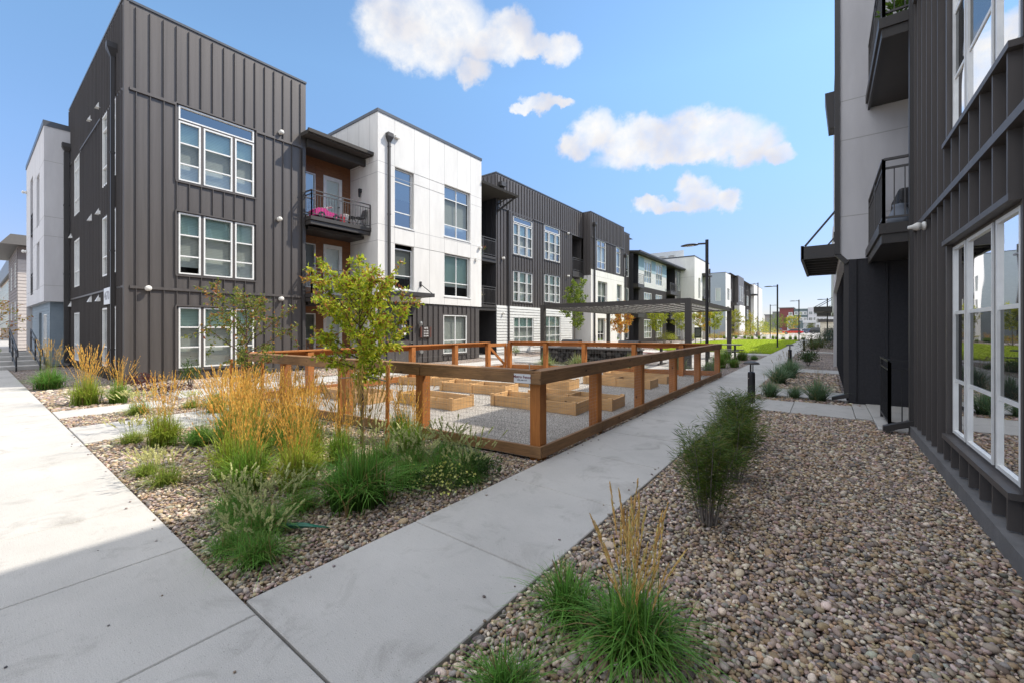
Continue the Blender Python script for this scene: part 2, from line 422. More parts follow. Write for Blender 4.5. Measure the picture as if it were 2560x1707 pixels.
g = MB(); g.quad((-900,-300,-0.075),(900,-300,-0.075),(900,1800,-0.075),(-900,1800,-0.075))
tag(obj('ground', g, M['asphalt']), kind='structure')
P0, P1, P2, P3 = (-2.85, 4.28), (-9.9, 3.6), (-9.9, 12.9), (-2.85, 15.0)
g = MB()
g.quad((-1.5,-4,-0.034),(4,-4,-0.034),(4,75,-0.034),(-1.5,75,-0.034))
g.quad((-40,0.95,-0.034),(-2.7,0.95,-0.034),(-2.7,75,-0.034),(-40,75,-0.034))
tag(obj('gravel_bed', g, M['gravel']), kind='structure')
g = MB(); g.quad(*[(x, y, -0.012) for x, y in (P0, P1, P2, P3)])
tag(obj('garden_gravel', g, M['crushed']), kind='structure')

def slab(mb, x0, x1, y0, y1, zt=0.0, zb=-0.07, ch=0.006):
    """concrete slab with a small rounded arris"""
    p = [(x0,y0),(x1,y0),(x1,y1),(x0,y1)]
    q = [(x0+ch,y0+ch),(x1-ch,y0+ch),(x1-ch,y1-ch),(x0+ch,y1-ch)]
    i = len(mb.v)
    mb.v += [(x,y,zb) for x,y in p] + [(x,y,zt-ch) for x,y in p] + [(x,y,zt) for x,y in q]
    for b in (0, 4):
        for k in range(4):
            mb.f.append((i+b+k, i+b+(k+1)%4, i+b+4+(k+1)%4, i+b+4+k)); mb.mi.append(0)
    mb.f.append((i+8,i+9,i+10,i+11)); mb.mi.append(0)
g = MB()
y = 1.0
while y < 72:
    L = 1.262 if y < 40 else 5.0
    slab(g, -2.72, -1.48, y, y+L-0.007); y += L
tag(obj('path', g, M['concrete']), kind='structure')
g = MB()
x = -2.55 + 1.2*3
while x > -60:
    L = 1.2 if x > -20 else 6.0
    slab(g, x-L+0.006, x, -1.6, 0.985); x -= L
tag(obj('walkway', g, M['concrete']), kind='structure')
g = MB()
slab(g, -9.7, -8.25, 1.0, 3.3); slab(g, -11.8, -10.85, 1.0, 2.6)
slab(g, -1.47, -0.55, 9.5, 10.9); slab(g, -0.543, 0.42, 9.5, 11.0); slab(g, 0.43, 0.66, 9.6, 11.4, 0.0); slab(g, 0.667, 3.0, 8.75, 11.46, 0.012)
slab(g, -1.47, 0.38, 11.75, 13.1); slab(g, -1.47, -0.1, 18.5, 19.9); slab(g, -0.093, 0.38, 18.5, 19.9); slab(g, -1.47, 1.1, 33.6, 34.6)
slab(g, -1.47, 1.1, 44, 45.2)
slab(g, -13.2, -11.9, 3.0, 68); slab(g, -15.0, -13.21, 11.2, 12.6); slab(g, -17.0, -13.21, 17.2, 19.3)
slab(g, -15.9, -13.21, 28.9, 30.7)
tag(obj('side_walk', g, M['concrete']), kind='structure')
g = MB()
for ix in range(4):
    for iy in range(7):
        slab(g, -11.88+ix*1.95, -9.93+ix*1.95-0.01, 16.6+iy*1.96, 18.56+iy*1.96-0.01)
slab(g, -4.07, -2.73, 28.4, 30.3); slab(g, -11.88, -4.1, 15.9, 16.59)
tag(obj('plaza', g, M['concrete']), kind='structure')
g = MB()
g.poly([(-2.74,30.4,0.015),(-2.74,66.5,0.015),(-7,67.5,0.015),(-10.3,62,0.015),(-11.4,52,0.015),(-11.6,40,0.015),(-11.0,33,0.015),(-9.5,30.9,0.015),(-3.9,30.4,0.015)])
tag(obj('lawn', g, M['turf']), kind='structure')
g = MB(); g.quad((-40,130,-0.06),(-8.5,130,-0.06),(-8.5,160,-0.06),(-40,160,-0.06))
tag(obj('dry_field', g, M['dry']), kind='structure')
g = MB(); g.quad((-200,165,-0.06),(120,165,-0.06),(120,285,-0.06),(-200,285,-0.06))
tag(obj('parking_lot', g, mat('asphalt', (0.09,0.09,0.09), rough=0.95)), kind='structure')
g = MB(); g.quad((-10.5,0.984,-0.066),(0,0.984,-0.066),(0,1.001,-0.066),(-10.5,1.001,-0.066))
tag(obj('expansion_joint', g, M['sealant']), kind='structure')

# lawn blades
rng = np.random.default_rng(5)
n = 42000
bx = rng.uniform(-11.4, -2.76, n); by = 30.5 + 36*rng.random(n)**1.6
keep = ~((bx < -9.8) & ((by < 33) | (by > 58)))
bx, by = bx[keep], by[keep]; n = len(bx)
ang = rng.uniform(0, 2*np.pi, n); h = rng.uniform(0.035, 0.075, n); wd = 0.012
c, s_ = np.cos(ang)*wd, np.sin(ang)*wd
v = np.stack([np.stack([bx-c, by-s_, np.full(n,.012)], 1), np.stack([bx+c, by+s_, np.full(n,.012)], 1),
              np.stack([bx+rng.normal(0, .02, n), by+rng.normal(0, .02, n), h], 1)], 1)
col = np.repeat(np.stack([rng.uniform(.28,.38,n), rng.uniform(.37,.47,n), rng.uniform(.015,.04,n)], 1), 3, 0)
tag(npobj('grass', v.reshape(-1,3), np.arange(3*n).reshape(-1,3), M['grass'], None, col), kind='stuff')

# ------------------------------------------------------------------ pebbles (uncountable: one object)
def ico(sub):
    bm = bmesh.new(); bmesh.ops.create_icosphere(bm, subdivisions=sub, radius=1.0)
    v = np.array([x.co[:] for x in bm.verts]); f = np.array([[q.index for q in p.verts] for p in bm.faces]); bm.free()
    return v, f
import bmesh
def fence_y(x): return 4.28 + (x+2.85)*(0.68/7.05)
def in_bed(X, Y):
    right = (X > -1.465) & (X < 1.06) & (Y > -1) & ~((Y > 9.48) & (Y < 11.0) & (X > -1.47)) & ~((Y > 11.72) & (Y < 13.12)) & ~((Y > 18.48) & (Y < 19.92)) & ~((X > 0.3) & (Y > 11.4))  & ~((X > 0.65) & (Y > 8.73))
    fy = np.where(X > -9.95, fence_y(X)-0.10, np.where(X > -16.0, 9.0, 2.6))
    left = (X < -2.735) & (Y > 1.0) & (Y < fy) & ~((X > -9.72) & (X < -8.23) & (Y < 3.32)) & ~((X > -11.82) & (X < -10.83) & (Y < 2.62)) & ~((X > -13.25) & (X < -11.88) & (Y > 2.98))
    sliver = (X < -2.735) & (X > -2.83) & (Y > 4.2) & (Y < 15.4)
    return right | left | sliver
def pebbles(x0, x1, y0, y1, step, sub, dmin, dmax, zoff, keepf, seed):
    rng = np.random.default_rng(seed)
    gx, gy = np.meshgrid(np.arange(x0, x1, step), np.arange(y0, y1, step))
    X = gx.ravel()+rng.uniform(-.5, .5, gx.size)*step*1.1; Y = gy.ravel()+rng.uniform(-.5, .5, gx.size)*step*1.1
    d = np.hypot(X, Y)
    a = -X*0.604+Y*0.797                       # only build where the photograph could see
    lat = np.abs(X*0.797+Y*0.604)
    k = (d >= dmin) & (d < dmax) & in_bed(X, Y) & (rng.random(X.size) < keepf) & (lat < a*1.42+0.9) & (a > 0.8)
    X, Y = X[k], Y[k]; n = len(X)
    v, f = ico(sub)
    base = step/0.033
    sz = rng.lognormal(0, 0.26, n)*base
    S = np.stack([0.0200*rng.uniform(.85,1.3,n), 0.0152*rng.uniform(.85,1.15,n), 0.0108*rng.uniform(.8,1.25,n)], 1)*sz[:,None]
    th = rng.uniform(0, 2*np.pi, n); tl = rng.normal(0, 0.28, n); tl2 = rng.normal(0, 0.28, n)
    # lumpy: three basis deformations
    P = v[None]*S[:,None,:]
    for q in range(2):
        dirs = rng.normal(size=(n,3)); dirs /= np.linalg.norm(dirs, axis=1)[:,None]
        dot = v @ dirs.T                       # V x n
        P = P*(1+0.20*np.clip(dot.T,-1,1)[:,:,None]*rng.uniform(-1,1,n)[:,None,None])
    ct, st = np.cos(tl)[:,None], np.sin(tl)[:,None]
    x_, z_ = P[:,:,0]*ct-P[:,:,2]*st, P[:,:,0]*st+P[:,:,2]*ct
    c2, s2 = np.cos(tl2)[:,None], np.sin(tl2)[:,None]
    y_, z_ = P[:,:,1]*c2-z_*s2, P[:,:,1]*s2+z_*c2
    c3, s3 = np.cos(th)[:,None], np.sin(th)[:,None]
    W = np.stack([x_*c3-y_*s3+X[:,None], x_*s3+y_*c3+Y[:,None], z_+(zoff+rng.uniform(-.006,.006,n))[:,None]], 2)
    pal = np.array(PEB)
    cidx = rng.integers(0, len(pal), n)
    C_ = pal[cidx]*np.array((1.07, 1.0, .86))*rng.uniform(.72, 1.22, n)[:,None]*(1+rng.normal(0,.04,(n,3)))
    F = (f[None]+(np.arange(n)*len(v))[:,None,None]).reshape(-1,3)
    return W.reshape(-1,3), F, np.repeat(np.clip(C_,0.02,0.85), len(v), 0)
M['pebble'] = attr_mat('pebble_stone', 0.62, 0.35)
parts = []
for args in ((-9,1.2,-0.6,6.5,0.0215,2,0,3.1,-0.017,1.0,1), (-9,1.2,-0.6,6.5,0.025,2,0,3.1,-0.007,0.42,2), (-9,1.2,-0.6,6.5,0.037,2,0,4.5,-0.006,0.06,12),
             (-9,1.2,-0.6,7.5,0.0245,1,3.1,6.2,-0.018,1.0,11), (-9,1.2,-0.6,7.5,0.028,1,3.1,6.2,-0.007,0.40,13),
             (-14,1.2,0,15,0.033,1,6.2,11,-0.018,1.0,3), (-14,1.2,0,15,0.037,1,6.2,11,-0.006,0.35,4),
             (-16,1.2,0,21,0.06,1,11,19,-0.02,0.9,5)):
    parts.append(pebbles(*args))
# a few strays kicked onto the paving
srng = np.random.default_rng(77); ns_ = 70
sx_ = np.concatenate([-2.72+np.abs(srng.normal(0, .07, 22)), -1.48-np.abs(srng.normal(0, .08, 22)), srng.uniform(-4.5, -1.5, 10), srng.uniform(-9, -3, 16)])
sy_ = np.concatenate([srng.uniform(1.1, 9, 44), srng.uniform(1.05, 6, 10)*0+srng.uniform(.0, .9, 10), .98-np.abs(srng.normal(0, .07, 16))])
sv, sf = ico(1); ssz = srng.uniform(.004, .012, ns_)
SV = (sv[None]*ssz[:,None,None]*np.array((1.3, 1, .6))+np.stack([sx_, sy_, ssz*.5], 1)[:,None,:]).reshape(-1, 3)
SF = (sf[None]+(np.arange(ns_)*len(sv))[:,None,None]).reshape(-1, 3)
parts.append((SV, SF, np.repeat(np.array(PEB)[srng.integers(0, len(PEB), ns_)]*.7, len(sv), 0)))
V_, F_, C_, o_ = [], [], [], 0
for v, f, c in parts:
    V_.append(v); F_.append(f+o_); C_.append(c); o_ += len(v)
peb = tag(npobj('river_pebbles', np.concatenate(V_), np.concatenate(F_), M['pebble'], None, np.concatenate(C_), True), kind='stuff')

# ------------------------------------------------------------------ building helpers
def facePX(x0): return lambda s, n, z: (x0+n, s, z)       # wall facing +X
def faceNY(y0): return lambda s, n, z: (s, y0-n, z)       # wall facing -Y
def faceNX(x0): return lambda s, n, z: (x0-n, s, z)       # wall facing -X
def wall(mb, T, s0, s1, z0, z1, ops=(), depth=0.10, m=0):
    ops = [o for o in ops if o[1] > s0 and o[0] < s1 and o[3] > z0 and o[2] < z1]
    ss = sorted({s0, s1, *[min(max(q, s0), s1) for o in ops for q in o[:2]]})
    zs = sorted({z0, z1, *[min(max(q, z0), z1) for o in ops for q in o[2:4]]})
    for a, b in zip(ss, ss[1:]):
        for c, d in zip(zs, zs[1:]):
            sm, zm = (a+b)/2, (c+d)/2
            if not any(o[0] < sm < o[1] and o[2] < zm < o[3] for o in ops):
                mb.quad(T(a,0,c), T(b,0,c), T(b,0,d), T(a,0,d), m)
    for o in ops:
        a, b, c, d = o[:4]
        mb.quad(T(a,0,c),T(a,-depth,c),T(a,-depth,d),T(a,0,d),m); mb.quad(T(b,0,c),T(b,-depth,c),T(b,-depth,d),T(b,0,d),m)
        mb.quad(T(a,0,c),T(b,0,c),T(b,-depth,c),T(a,-depth,c),m); mb.quad(T(a,0,d),T(b,0,d),T(b,-depth,d),T(a,-depth,d),m)
def battens(mb, T, s0, s1, z0, z1, ops=(), pitch=0.315, wd=0.016, pr=0.046, m=0, s_start=None):
    s = s0+0.02 if s_start is None else s_start
    while s < s1-wd:
        cuts = sorted([(o[2]-0.03, o[3]+0.03) for o in ops if o[0]-0.02 < s+wd and o[1]+0.02 > s])
        z = z0
        for a, b in cuts:
            if z >= z1: break
            if a > z+0.02: mb.tbox(T, s, s+wd, 0, pr, z, min(a, z1), m)
            z = max(z, b)
        if z < z1-0.02: mb.tbox(T, s, s+wd, 0, pr, z, z1, m)
        s += pitch
def lap(mb, T, s0, s1, z0, z1, ops=(), h=0.15, pr=0.016, m=0):
    z = z0
    while z < z1-0.01:
        zt = min(z+h, z1); zm = (z+zt)/2
        cuts = sorted([(o[0], o[1]) for o in ops if o[2]-0.02 < zm < o[3]+0.02])
        s = s0
        for a, b in cuts+[(s1, s1)]:
            if a > s+0.01:
                a_ = min(a, s1)
                mb.quad(T(s,pr,z),T(a_,pr,z),T(a_,0.002,zt),T(s,0.002,zt),m)
                mb.quad(T(s,0,z),T(a_,0,z),T(a_,pr,z),T(s,pr,z),m)
            s = max(s, b)
        z = zt
BL = random.Random(12)
def window(par, T, s0, s1, z0, z1, vs=(), hz=(), fw=0.042, rec=0.05, panes=('glass',), blind='blind', name='window', bar=0.04, proud=0.012, bdepth=0.10):
    """frame + glazing bars; children pane and blind.  panes: glass kind per row from the bottom"""
    f = MB()
    n0, n1 = -rec-0.02, proud
    f.tbox(T, s0, s0+fw, n0, n1, z0, z1); f.tbox(T, s1-fw, s1, n0, n1, z0, z1)
    f.tbox(T, s0+fw, s1-fw, n0, n1-0.002, z0, z0+fw); f.tbox(T, s0+fw, s1-fw, n0, n1-0.002, z1-fw, z1)
    for v_ in vs: f.tbox(T, v_-bar/2, v_+bar/2, n0, n1-0.008, z0+fw, z1-fw)
    for h_ in hz: f.tbox(T, s0+fw, s1-fw, n0, n1-0.012, h_-bar/2, h_+bar/2)
    o = obj(name, f, M['white'], par)
    names = list(dict.fromkeys(panes)); p = MB()
    zz = [z0, *sorted(hz), z1]
    for k, (a, b) in enumerate(zip(zz, zz[1:])):
        kind = panes[min(k, len(panes)-1)]
        p.quad(T(s0+.01,-rec,a), T(s1-.01,-rec,a), T(s1-.01,-rec,b), T(s0+.01,-rec,b), names.index(kind))
    obj('pane', p, [M[q] for q in names], o)
    if blind:
        lift = BL.random(); zb = z0+.02+((z1-z0)*BL.uniform(.12, .5) if lift < .22 and z1-z0 > 1.2 and bdepth > .05 else 0)
        b = MB(); b.quad(T(s0+.02,-rec-bdepth,zb), T(s1-.02,-rec-bdepth,zb), T(s1-.02,-rec-bdepth,z1-.02), T(s0+.02,-rec-bdepth,z1-.02))
        if zb > z0+.05: b.tbox(T, s0+.02, s1-.02, -rec-bdepth-.012, -rec-bdepth+.012, zb-.02, zb)
        obj('blind', b, M[blind], o)
    return o
def railing(mb, pts, z0, h=1.0, gap=0.11, post=0.04, mid=True):
    for (a, b) in zip(pts, pts[1:]):
        a3, b3 = Vector((*a, 0)), Vector((*b, 0)); L = (b3-a3).length
        at = lambda t, z: tuple(a3.lerp(b3, t)+Vector((0, 0, z)))
        mb.bar(at(0, z0+h), at(1, z0+h), 0.05, 0.035); mb.bar(at(0, z0+h-0.14), at(1, z0+h-0.14), 0.032, 0.03); mb.bar(at(0, z0+0.10), at(1, z0+0.10), 0.032, 0.03)
        k = max(1, int(L/gap))
        for i in range(1, k): mb.bar(at(i/k, z0+0.10), at(i/k, z0+h-0.14), 0.014, 0.014)
        npst = max(1, round(L/1.3))
        for i in range(npst+1): mb.bar(at(i/npst, z0), at(i/npst, z0+h), post, post)
def cap(mb, x0, x1, y0, y1, z, wd=0.22, h=0.07):
    mb.box(x0-0.02, x1+0.03, y0-0.03, y0+wd, z, z+h); mb.box(x0-0.02, x1+0.03, y1-wd, y1+0.02, z, z+h)
    mb.box(x1-wd, x1+0.03, y0+wd, y1-wd, z, z+h); mb.box(x0-0.02, x0+wd, y0+wd, y1-wd, z, z+h)
def downspout(par, x, y, z0, z1, w_=0.09, head=True, sx=1):
    mb = MB(); mb.box(x-w_/2*1, x+w_/2, y-w_/2, y+w_/2, z0, z1)
    if head:
        mb.box8([(x-.05,y-.05,z1),(x+.05,y-.05,z1),(x+.05,y+.05,z1),(x-.05,y+.05,z1),(x-.11,y-.14,z1+.22),(x+.13,y-.14,z1+.22),(x+.13,y+.14,z1+.22),(x-.11,y+.14,z1+.22)])
        mb.box(x-.11, x+.13, y-.14, y+.14, z1+.222, z1+.38)
    for zz in np.arange(z0+0.8, z1, 2.9): mb.box(x-w_/2-.012, x+w_/2+.012, y-w_/2-.012, y+w_/2+.012, zz, zz+.04)
    mb.box8([(x-w_/2,y-w_/2,z0),(x+w_/2,y-w_/2,z0),(x+w_/2,y+w_/2,z0),(x-w_/2,y+w_/2,z0),(x+sx*.2-w_/2,y-w_/2,z0-.12),(x+sx*.2+w_/2,y-w_/2,z0-.12),(x+sx*.2+w_/2,y+w_/2,z0-.06),(x+sx*.2-w_/2,y+w_/2,z0-.06)])
    return obj('downspout', mb, M['dark2'], par)
def camera_fixture(par, p, d):
    """domed white wall camera on a short bracket, axis d (unit, horizontal)"""
    p, d = Vector(p), Vector(d); mb = MB()
    mb.tube([p, p+d*0.05, p+d*0.055, p+d*0.12, p+d*0.16, p+d*0.18], [.075,.075,.05,.085,.07,.03], 12)
    return obj('wall_camera', mb, M['lampwhite'], par, smooth=True)

# ------------------------------------------------------------------ the long apartment building on the left
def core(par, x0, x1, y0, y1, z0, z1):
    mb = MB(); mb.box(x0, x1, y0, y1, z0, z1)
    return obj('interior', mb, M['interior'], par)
bl = thing('apartment_building', 'long dark grey and white three storey apartment building left of the fenced garden', 'building', (-16, 12, 0))
rec = 0.05
def tri(par, T, s, z0, z1, hz, panes=('glass','screen','tealglass'), blind='blind'):
    for a, b in ((s, s+.57), (s+.65, s+1.46), (s+1.54, s+2.12)):
        window(par, T, a, b, z0, z1, hz=hz, panes=panes, blind=blind, rec=rec)
def tri_ops(s, z0, z1): return [(s, s+.57, z0, z1), (s+.65, s+1.46, z0, z1), (s+1.54, s+2.12, z0, z1)]

# -- dark corner block, front (+X)
T = facePX(-16.0)
ops = tri_ops(3.99, .36, 2.24) + tri_ops(3.99, 3.28, 5.18) + tri_ops(3.99, 6.19, 8.03) + [(3.99, 6.11, 8.08, 8.50)]
big = [(3.93, 6.17, .33, 2.27), (3.93, 6.17, 3.25, 5.21), (3.93, 6.17, 6.16, 8.53)]
mb = MB(); wall(mb, T, 2.73, 7.93, 0, 11.0, ops, 0.16)
for a, b in ((0.0, 2.74), (2.82, 8.46), (8.54, 10.92)): battens(mb, T, 2.97, 7.9, a, b, big)
for z in (2.74, 8.46): mb.tbox(T, 2.85, 7.75, 0.0, 0.055, z, z+0.08) if z < 5 else [mb.tbox(T, 2.85, 3.92, 0, .055, z, z+.08), mb.tbox(T, 6.18, 7.75, 0, .055, z, z+.08)]
for a, b, c, d in big: mb.tbox(T, a-.02, b+.02, 0, .05, c-.05, c); mb.tbox(T, a-.03, a+.0, 0, .05, c, d); mb.tbox(T, b, b+.03, 0, .05, c, d); mb.tbox(T, a-.02, b+.02, 0, .05, d, d+.04)
mb.tbox(T, 2.735, 2.84, -.002, .03, 0.02, 10.98)
# -- its shaded flank (-Y)
T2 = faceNY(2.73)
fl = [(-24.78,-23.26,.30,2.20),(-24.78,-23.26,3.27,5.17),(-24.78,-23.26,6.19,8.50),(-18.98,-18.22,.38,2.23),(-18.98,-18.22,3.28,5.18),(-18.98,-18.22,6.19,8.50),(-17.50,-16.98,.38,2.23),(-17.50,-16.98,3.28,5.18),(-17.50,-16.98,6.19,8.50)]
wall(mb, T2, -26.2, -16, 0, 11.0, fl, 0.16)
for a, b in ((0, 2.76), (2.82, 8.46), (8.52, 10.92)): battens(mb, T2, -26.1, -16.1, a, b, fl, pitch=0.26)
for z in (2.76, 8.46): mb.tbox(T2, -26.1, -16.95 if z < 5 else -25.0, 0, .055, z, z+.06)
mb.tbox(T2, -23.1, -19.1, 0, .055, 8.46, 8.52)
mb.quad((-16,7.93,0),(-18,7.93,0),(-18,7.93,11),(-16,7.93,11)); mb.quad((-16,2.73,10.75),(-26.2,2.73,10.75),(-26.2,7.93,10.75),(-16,7.93,10.75))
mb.quad((-26.2,2.73,0),(-26.2,7.93,0),(-26.2,7.93,11),(-26.2,2.73,11)); mb.quad((-18,7.93,9),(-26.2,7.93,9),(-26.2,7.93,11),(-18,7.93,11))
obj('dark_panel_wall', mb, M['dark'], bl)
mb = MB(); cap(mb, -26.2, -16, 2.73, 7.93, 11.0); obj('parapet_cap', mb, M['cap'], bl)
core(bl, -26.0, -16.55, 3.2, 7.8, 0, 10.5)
tri(bl, T, 3.99, .36, 2.24, (1.0, 1.62)); tri(bl, T, 3.99, 3.28, 5.18, (3.84, 4.5)); tri(bl, T, 3.99, 6.19, 8.03, (6.72, 7.36))
window(bl, T, 3.99, 6.11, 8.08, 8.50, panes=('skyglass',), blind=None, name='transom_window', rec=rec)
for a, b, c, d in fl:
    wd_ = b-a
    window(bl, T2, a, b, c, d, vs=((a+wd_*.36, a+wd_*.70) if wd_ > 1.2 else ()), hz=((c+.62,)+((8.02,) if d > 8 else ())), panes=('skyglass','skyglass'), blind='greyblind', rec=.04)
downspout(bl, -16.80, 2.62, 0.15, 9.6)
for y, z in ((6.93, 5.57), (6.99, 2.66), (3.25, 2.76), (6.99, 8.76)): camera_fixture(bl, (-15.99, y, z), (1, 0, 0))
for x, z in ((-19.4,9.08),(-20.95,9.12),(-19.36,5.52),(-20.86,5.54),(-25.35,5.51),(-19.36,2.62),(-20.86,2.65),(-25.4,2.63)):
    mb = MB(); mb.poly([(x-.10,2.60,z-.14),(x+.10,2.60,z-.14),(x,2.71,z+.14)]); mb.poly([(x-.10,2.60,z-.14),(x-.10,2.72,z-.14),(x,2.72,z+.14)]); mb.poly([(x+.10,2.60,z-.14),(x+.10,2.72,z-.14),(x,2.72,z+.14)])
    mb.quad((x-.1,2.6,z-.14),(x+.1,2.6,z-.14),(x+.1,2.72,z-.14),(x-.1,2.72,z-.14))
    obj('vent_hood', mb, M['white'], bl)

# -- balcony bay with brown siding
TB = facePX(-17.06)
bops = []
for z in (0.0, 2.9, 5.84): bops += [(8.05, 8.86, z+.38, z+2.2), (9.2, 10.04, z+.03, z+2.26)]
mb = MB(); wall(mb, TB, 7.93, 10.46, 0, 8.9, bops, .12)
for z in np.arange(.12, 8.8, .145): 
    for a, b in ((7.95, 8.04), (8.87, 9.19), (10.05, 10.44)): mb.tbox(TB, a, b, 0, .012, z, z+.13)
obj('brown_siding_wall', mb, M['brown'], bl)
for k, z in enumerate((0.0, 2.9, 5.84)):
    window(bl, TB, 8.05, 8.86, z+.38, z+2.2, hz=(z+1.15,), panes=('skyglass', 'skyglass' if k == 2 else 'screen'), blind='greyblind', rec=rec)
    d = MB(); d.tbox(TB, 9.2, 9.33, -.06, .03, z+.03, z+2.26); d.tbox(TB, 9.91, 10.04, -.06, .03, z+.03, z+2.26); d.tbox(TB, 9.33, 9.91, -.06, .028, z+2.1, z+2.26); d.tbox(TB, 9.33, 9.91, -.06, .02, z+.03, z+.25)
    do = obj('balcony_door', d, M['white'], bl)
    d = MB(); d.quad(TB(9.33,-.03,z+.25), TB(9.91,-.03,z+.25), TB(9.91,-.03,z+2.1), TB(9.33,-.03,z+2.1)); obj('pane', d, M['glass'], do)
    d = MB(); d.quad(TB(9.33,-.09,z+.25), TB(9.91,-.09,z+.25), TB(9.91,-.09,z+2.1), TB(9.33,-.09,z+2.1)); obj('blind', d, M['blind'], do)
    d = MB(); d.tbox(TB, 9.86, 9.90, .02, .07, z+1.0, z+1.04); obj('handle', d, M['black'], do)
for z in (2.9, 5.84):
    mb = MB(); mb.box(-17.05, -15.52, 7.94, 10.45, z-.16, z-.02); mb.box(-15.52, -15.45, 7.86, 10.45, z-.14, z); mb.box(-15.62, -15.50, 7.87, 10.45, z-.30, z-.165)
    mb.box(-16.0, -15.52, 7.86, 7.94, z-.14, z); mb.box(-16.0, -15.62, 7.87, 7.93, z-.30, z-.165); mb.box(-17.04, -15.95, 8.0, 10.42, z-.42, z-.30)
    s = obj('balcony_deck', mb, M['bronze'], bl)
    r = MB(); railing(r, [(-16.02, 7.9), (-15.49, 7.9), (-15.49, 10.42)], z, .98); obj('railing', r, M['rail'], s)
mb = MB(); railing(mb, [(-15.49, 7.98), (-15.49, 9.2)], .02, .95); obj('patio_railing', mb, M['rail'], bl)
mb = MB(); mb.box8([(-17.3,7.78,9.0),(-15.36,7.70,8.86),(-15.36,10.45,8.86),(-17.3,10.45,9.0),(-17.3,7.78,9.1),(-15.36,7.70,9.0),(-15.36,10.45,9.0),(-17.3,10.45,9.1)])
mb.box(-15.358, -15.27, 7.68, 10.45, 8.90, 9.03); mb.box(-16.0, -15.86, 7.95, 10.44, 8.56, 8.86); mb.box(-17.05, -16.0, 7.95, 10.44, 8.70, 8.84)
obj('balcony_roof', mb, M['soffit'], bl)
downspout(bl, -15.93, 7.80, 0.15, 8.45, head=False)
for z in (7.55, 4.62): 
    mb = MB(); mb.box(-16.25, -16.15, 10.33, 10.455, z-.05, z+.10); mb.tube([(-16.2, 10.36, z), (-16.2, 10.36, z-.26)], .045, 8); obj('wall_lantern', mb, M['black'], bl)

# -- white block
TW = facePX(-15.0)
wops = [(11.32,12.38,6.04,8.66),(14.27,16.15,6.11,8.70),(11.32,12.38,3.27,5.30),(14.27,16.15,3.14,5.30)]
mb = MB(); wall(mb, TW, 10.46, 17.02, 2.74, 10.70, wops, .20)
T3 = faceNY(10.46); wall(mb, T3, -23, -15, 0, 10.70, (), .1)
mb.quad((-15,17.02,2.74),(-23,17.02,2.74),(-23,17.02,10.7),(-15,17.02,10.7)); mb.quad((-15,10.46,10.5),(-23,10.46,10.5),(-23,17.02,10.5),(-15,17.02,10.5))
mb.quad((-15,10.46,2.74),(-15,17.02,2.74),(-15.6,17.02,2.74),(-15.6,10.46,2.74)); mb.quad((-23,10.46,0),(-23,17.02,0),(-23,17.02,10.7),(-23,10.46,10.7))
J = 1
for z in (5.28, 5.98, 8.15, 8.63):
    segs = [(10.46, 17.02)]
    for o in wops:
        if o[2] < z < o[3]: segs = [q for a, b in segs for q in ((a, o[0]), (o[1], b)) if q[1] > q[0]]
    for a, b in segs: mb.tbox(TW, a, b, -.01, .002, z, z+.016, J)
    mb.tbox(T3, -16.98, -15.0, -.01, .002, z, z+.016, J)
for y in (11.31, 12.385, 13.3, 14.26, 15.15, 16.155):
    cuts = sorted([(o[2], o[3]) for o in wops if o[0]-.02 < y < o[1]+.02]); z = 2.74
    for a, b in cuts+[(10.70, 0)]:
        mb.tbox(TW, y, y+.014, -.01, .0018, z, a, J); z = b
for x in (-15.6, -16.4, -17.3, -18.2): mb.tbox(T3, x, x+.014, -.01, .0018, 8.65, 10.7, J)
obj('white_stucco_wall', mb, [M['stucco'], M['joint']], bl)
mb = MB(); cap(mb, -23, -15, 10.46, 17.02, 10.70, .25, .13); obj('parapet_cap', mb, M['cap'], bl)
core(bl, -22.8, -15.6, 10.8, 16.8, .0, 10.3)
window(bl, TW, 11.36, 12.34, 6.08, 8.62, hz=(6.72, 8.05), panes=('skyglass',), blind='greyblind', rec=.16, proud=-.12)
window(bl, TW, 14.31, 16.11, 6.15, 8.66, vs=(15.21,), hz=(6.75, 8.05), panes=('skyglass','screen','skyglass'), blind='blind', rec=.16, proud=-.12)
window(bl, TW, 11.36, 12.34, 3.31, 5.10, hz=(3.92,), panes=('skyglass','screen'), blind='greyblind', rec=.16, proud=-.12)
window(bl, TW, 14.31, 16.11, 3.18, 5.26, vs=(15.21,), hz=(3.86,), panes=('glass','tealglass'), blind='blind', rec=.16, proud=-.12)
for o in wops:
    mb = MB(); mb.tbox(TW, o[0]-.02, o[1]+.02, -.15, .03, o[2]-.03, o[2]+.02); obj('window_sill', mb, M['white'], bl)
downspout(bl, -14.93, 10.98, 2.75, 9.55)
mb = MB(); mb.box(-15, -14.86, 16.78, 16.92, 5.9, 6.0); mb.box(-14.98,-14.90,16.5,16.62,5.2,5.34); obj('wall_light', mb, M['lampwhite'], bl)
mb = MB(); mb.box(-15, -14.85, 11.28, 11.5, 9.86, 9.98); obj('wall_light', mb, M['lampwhite'], bl)
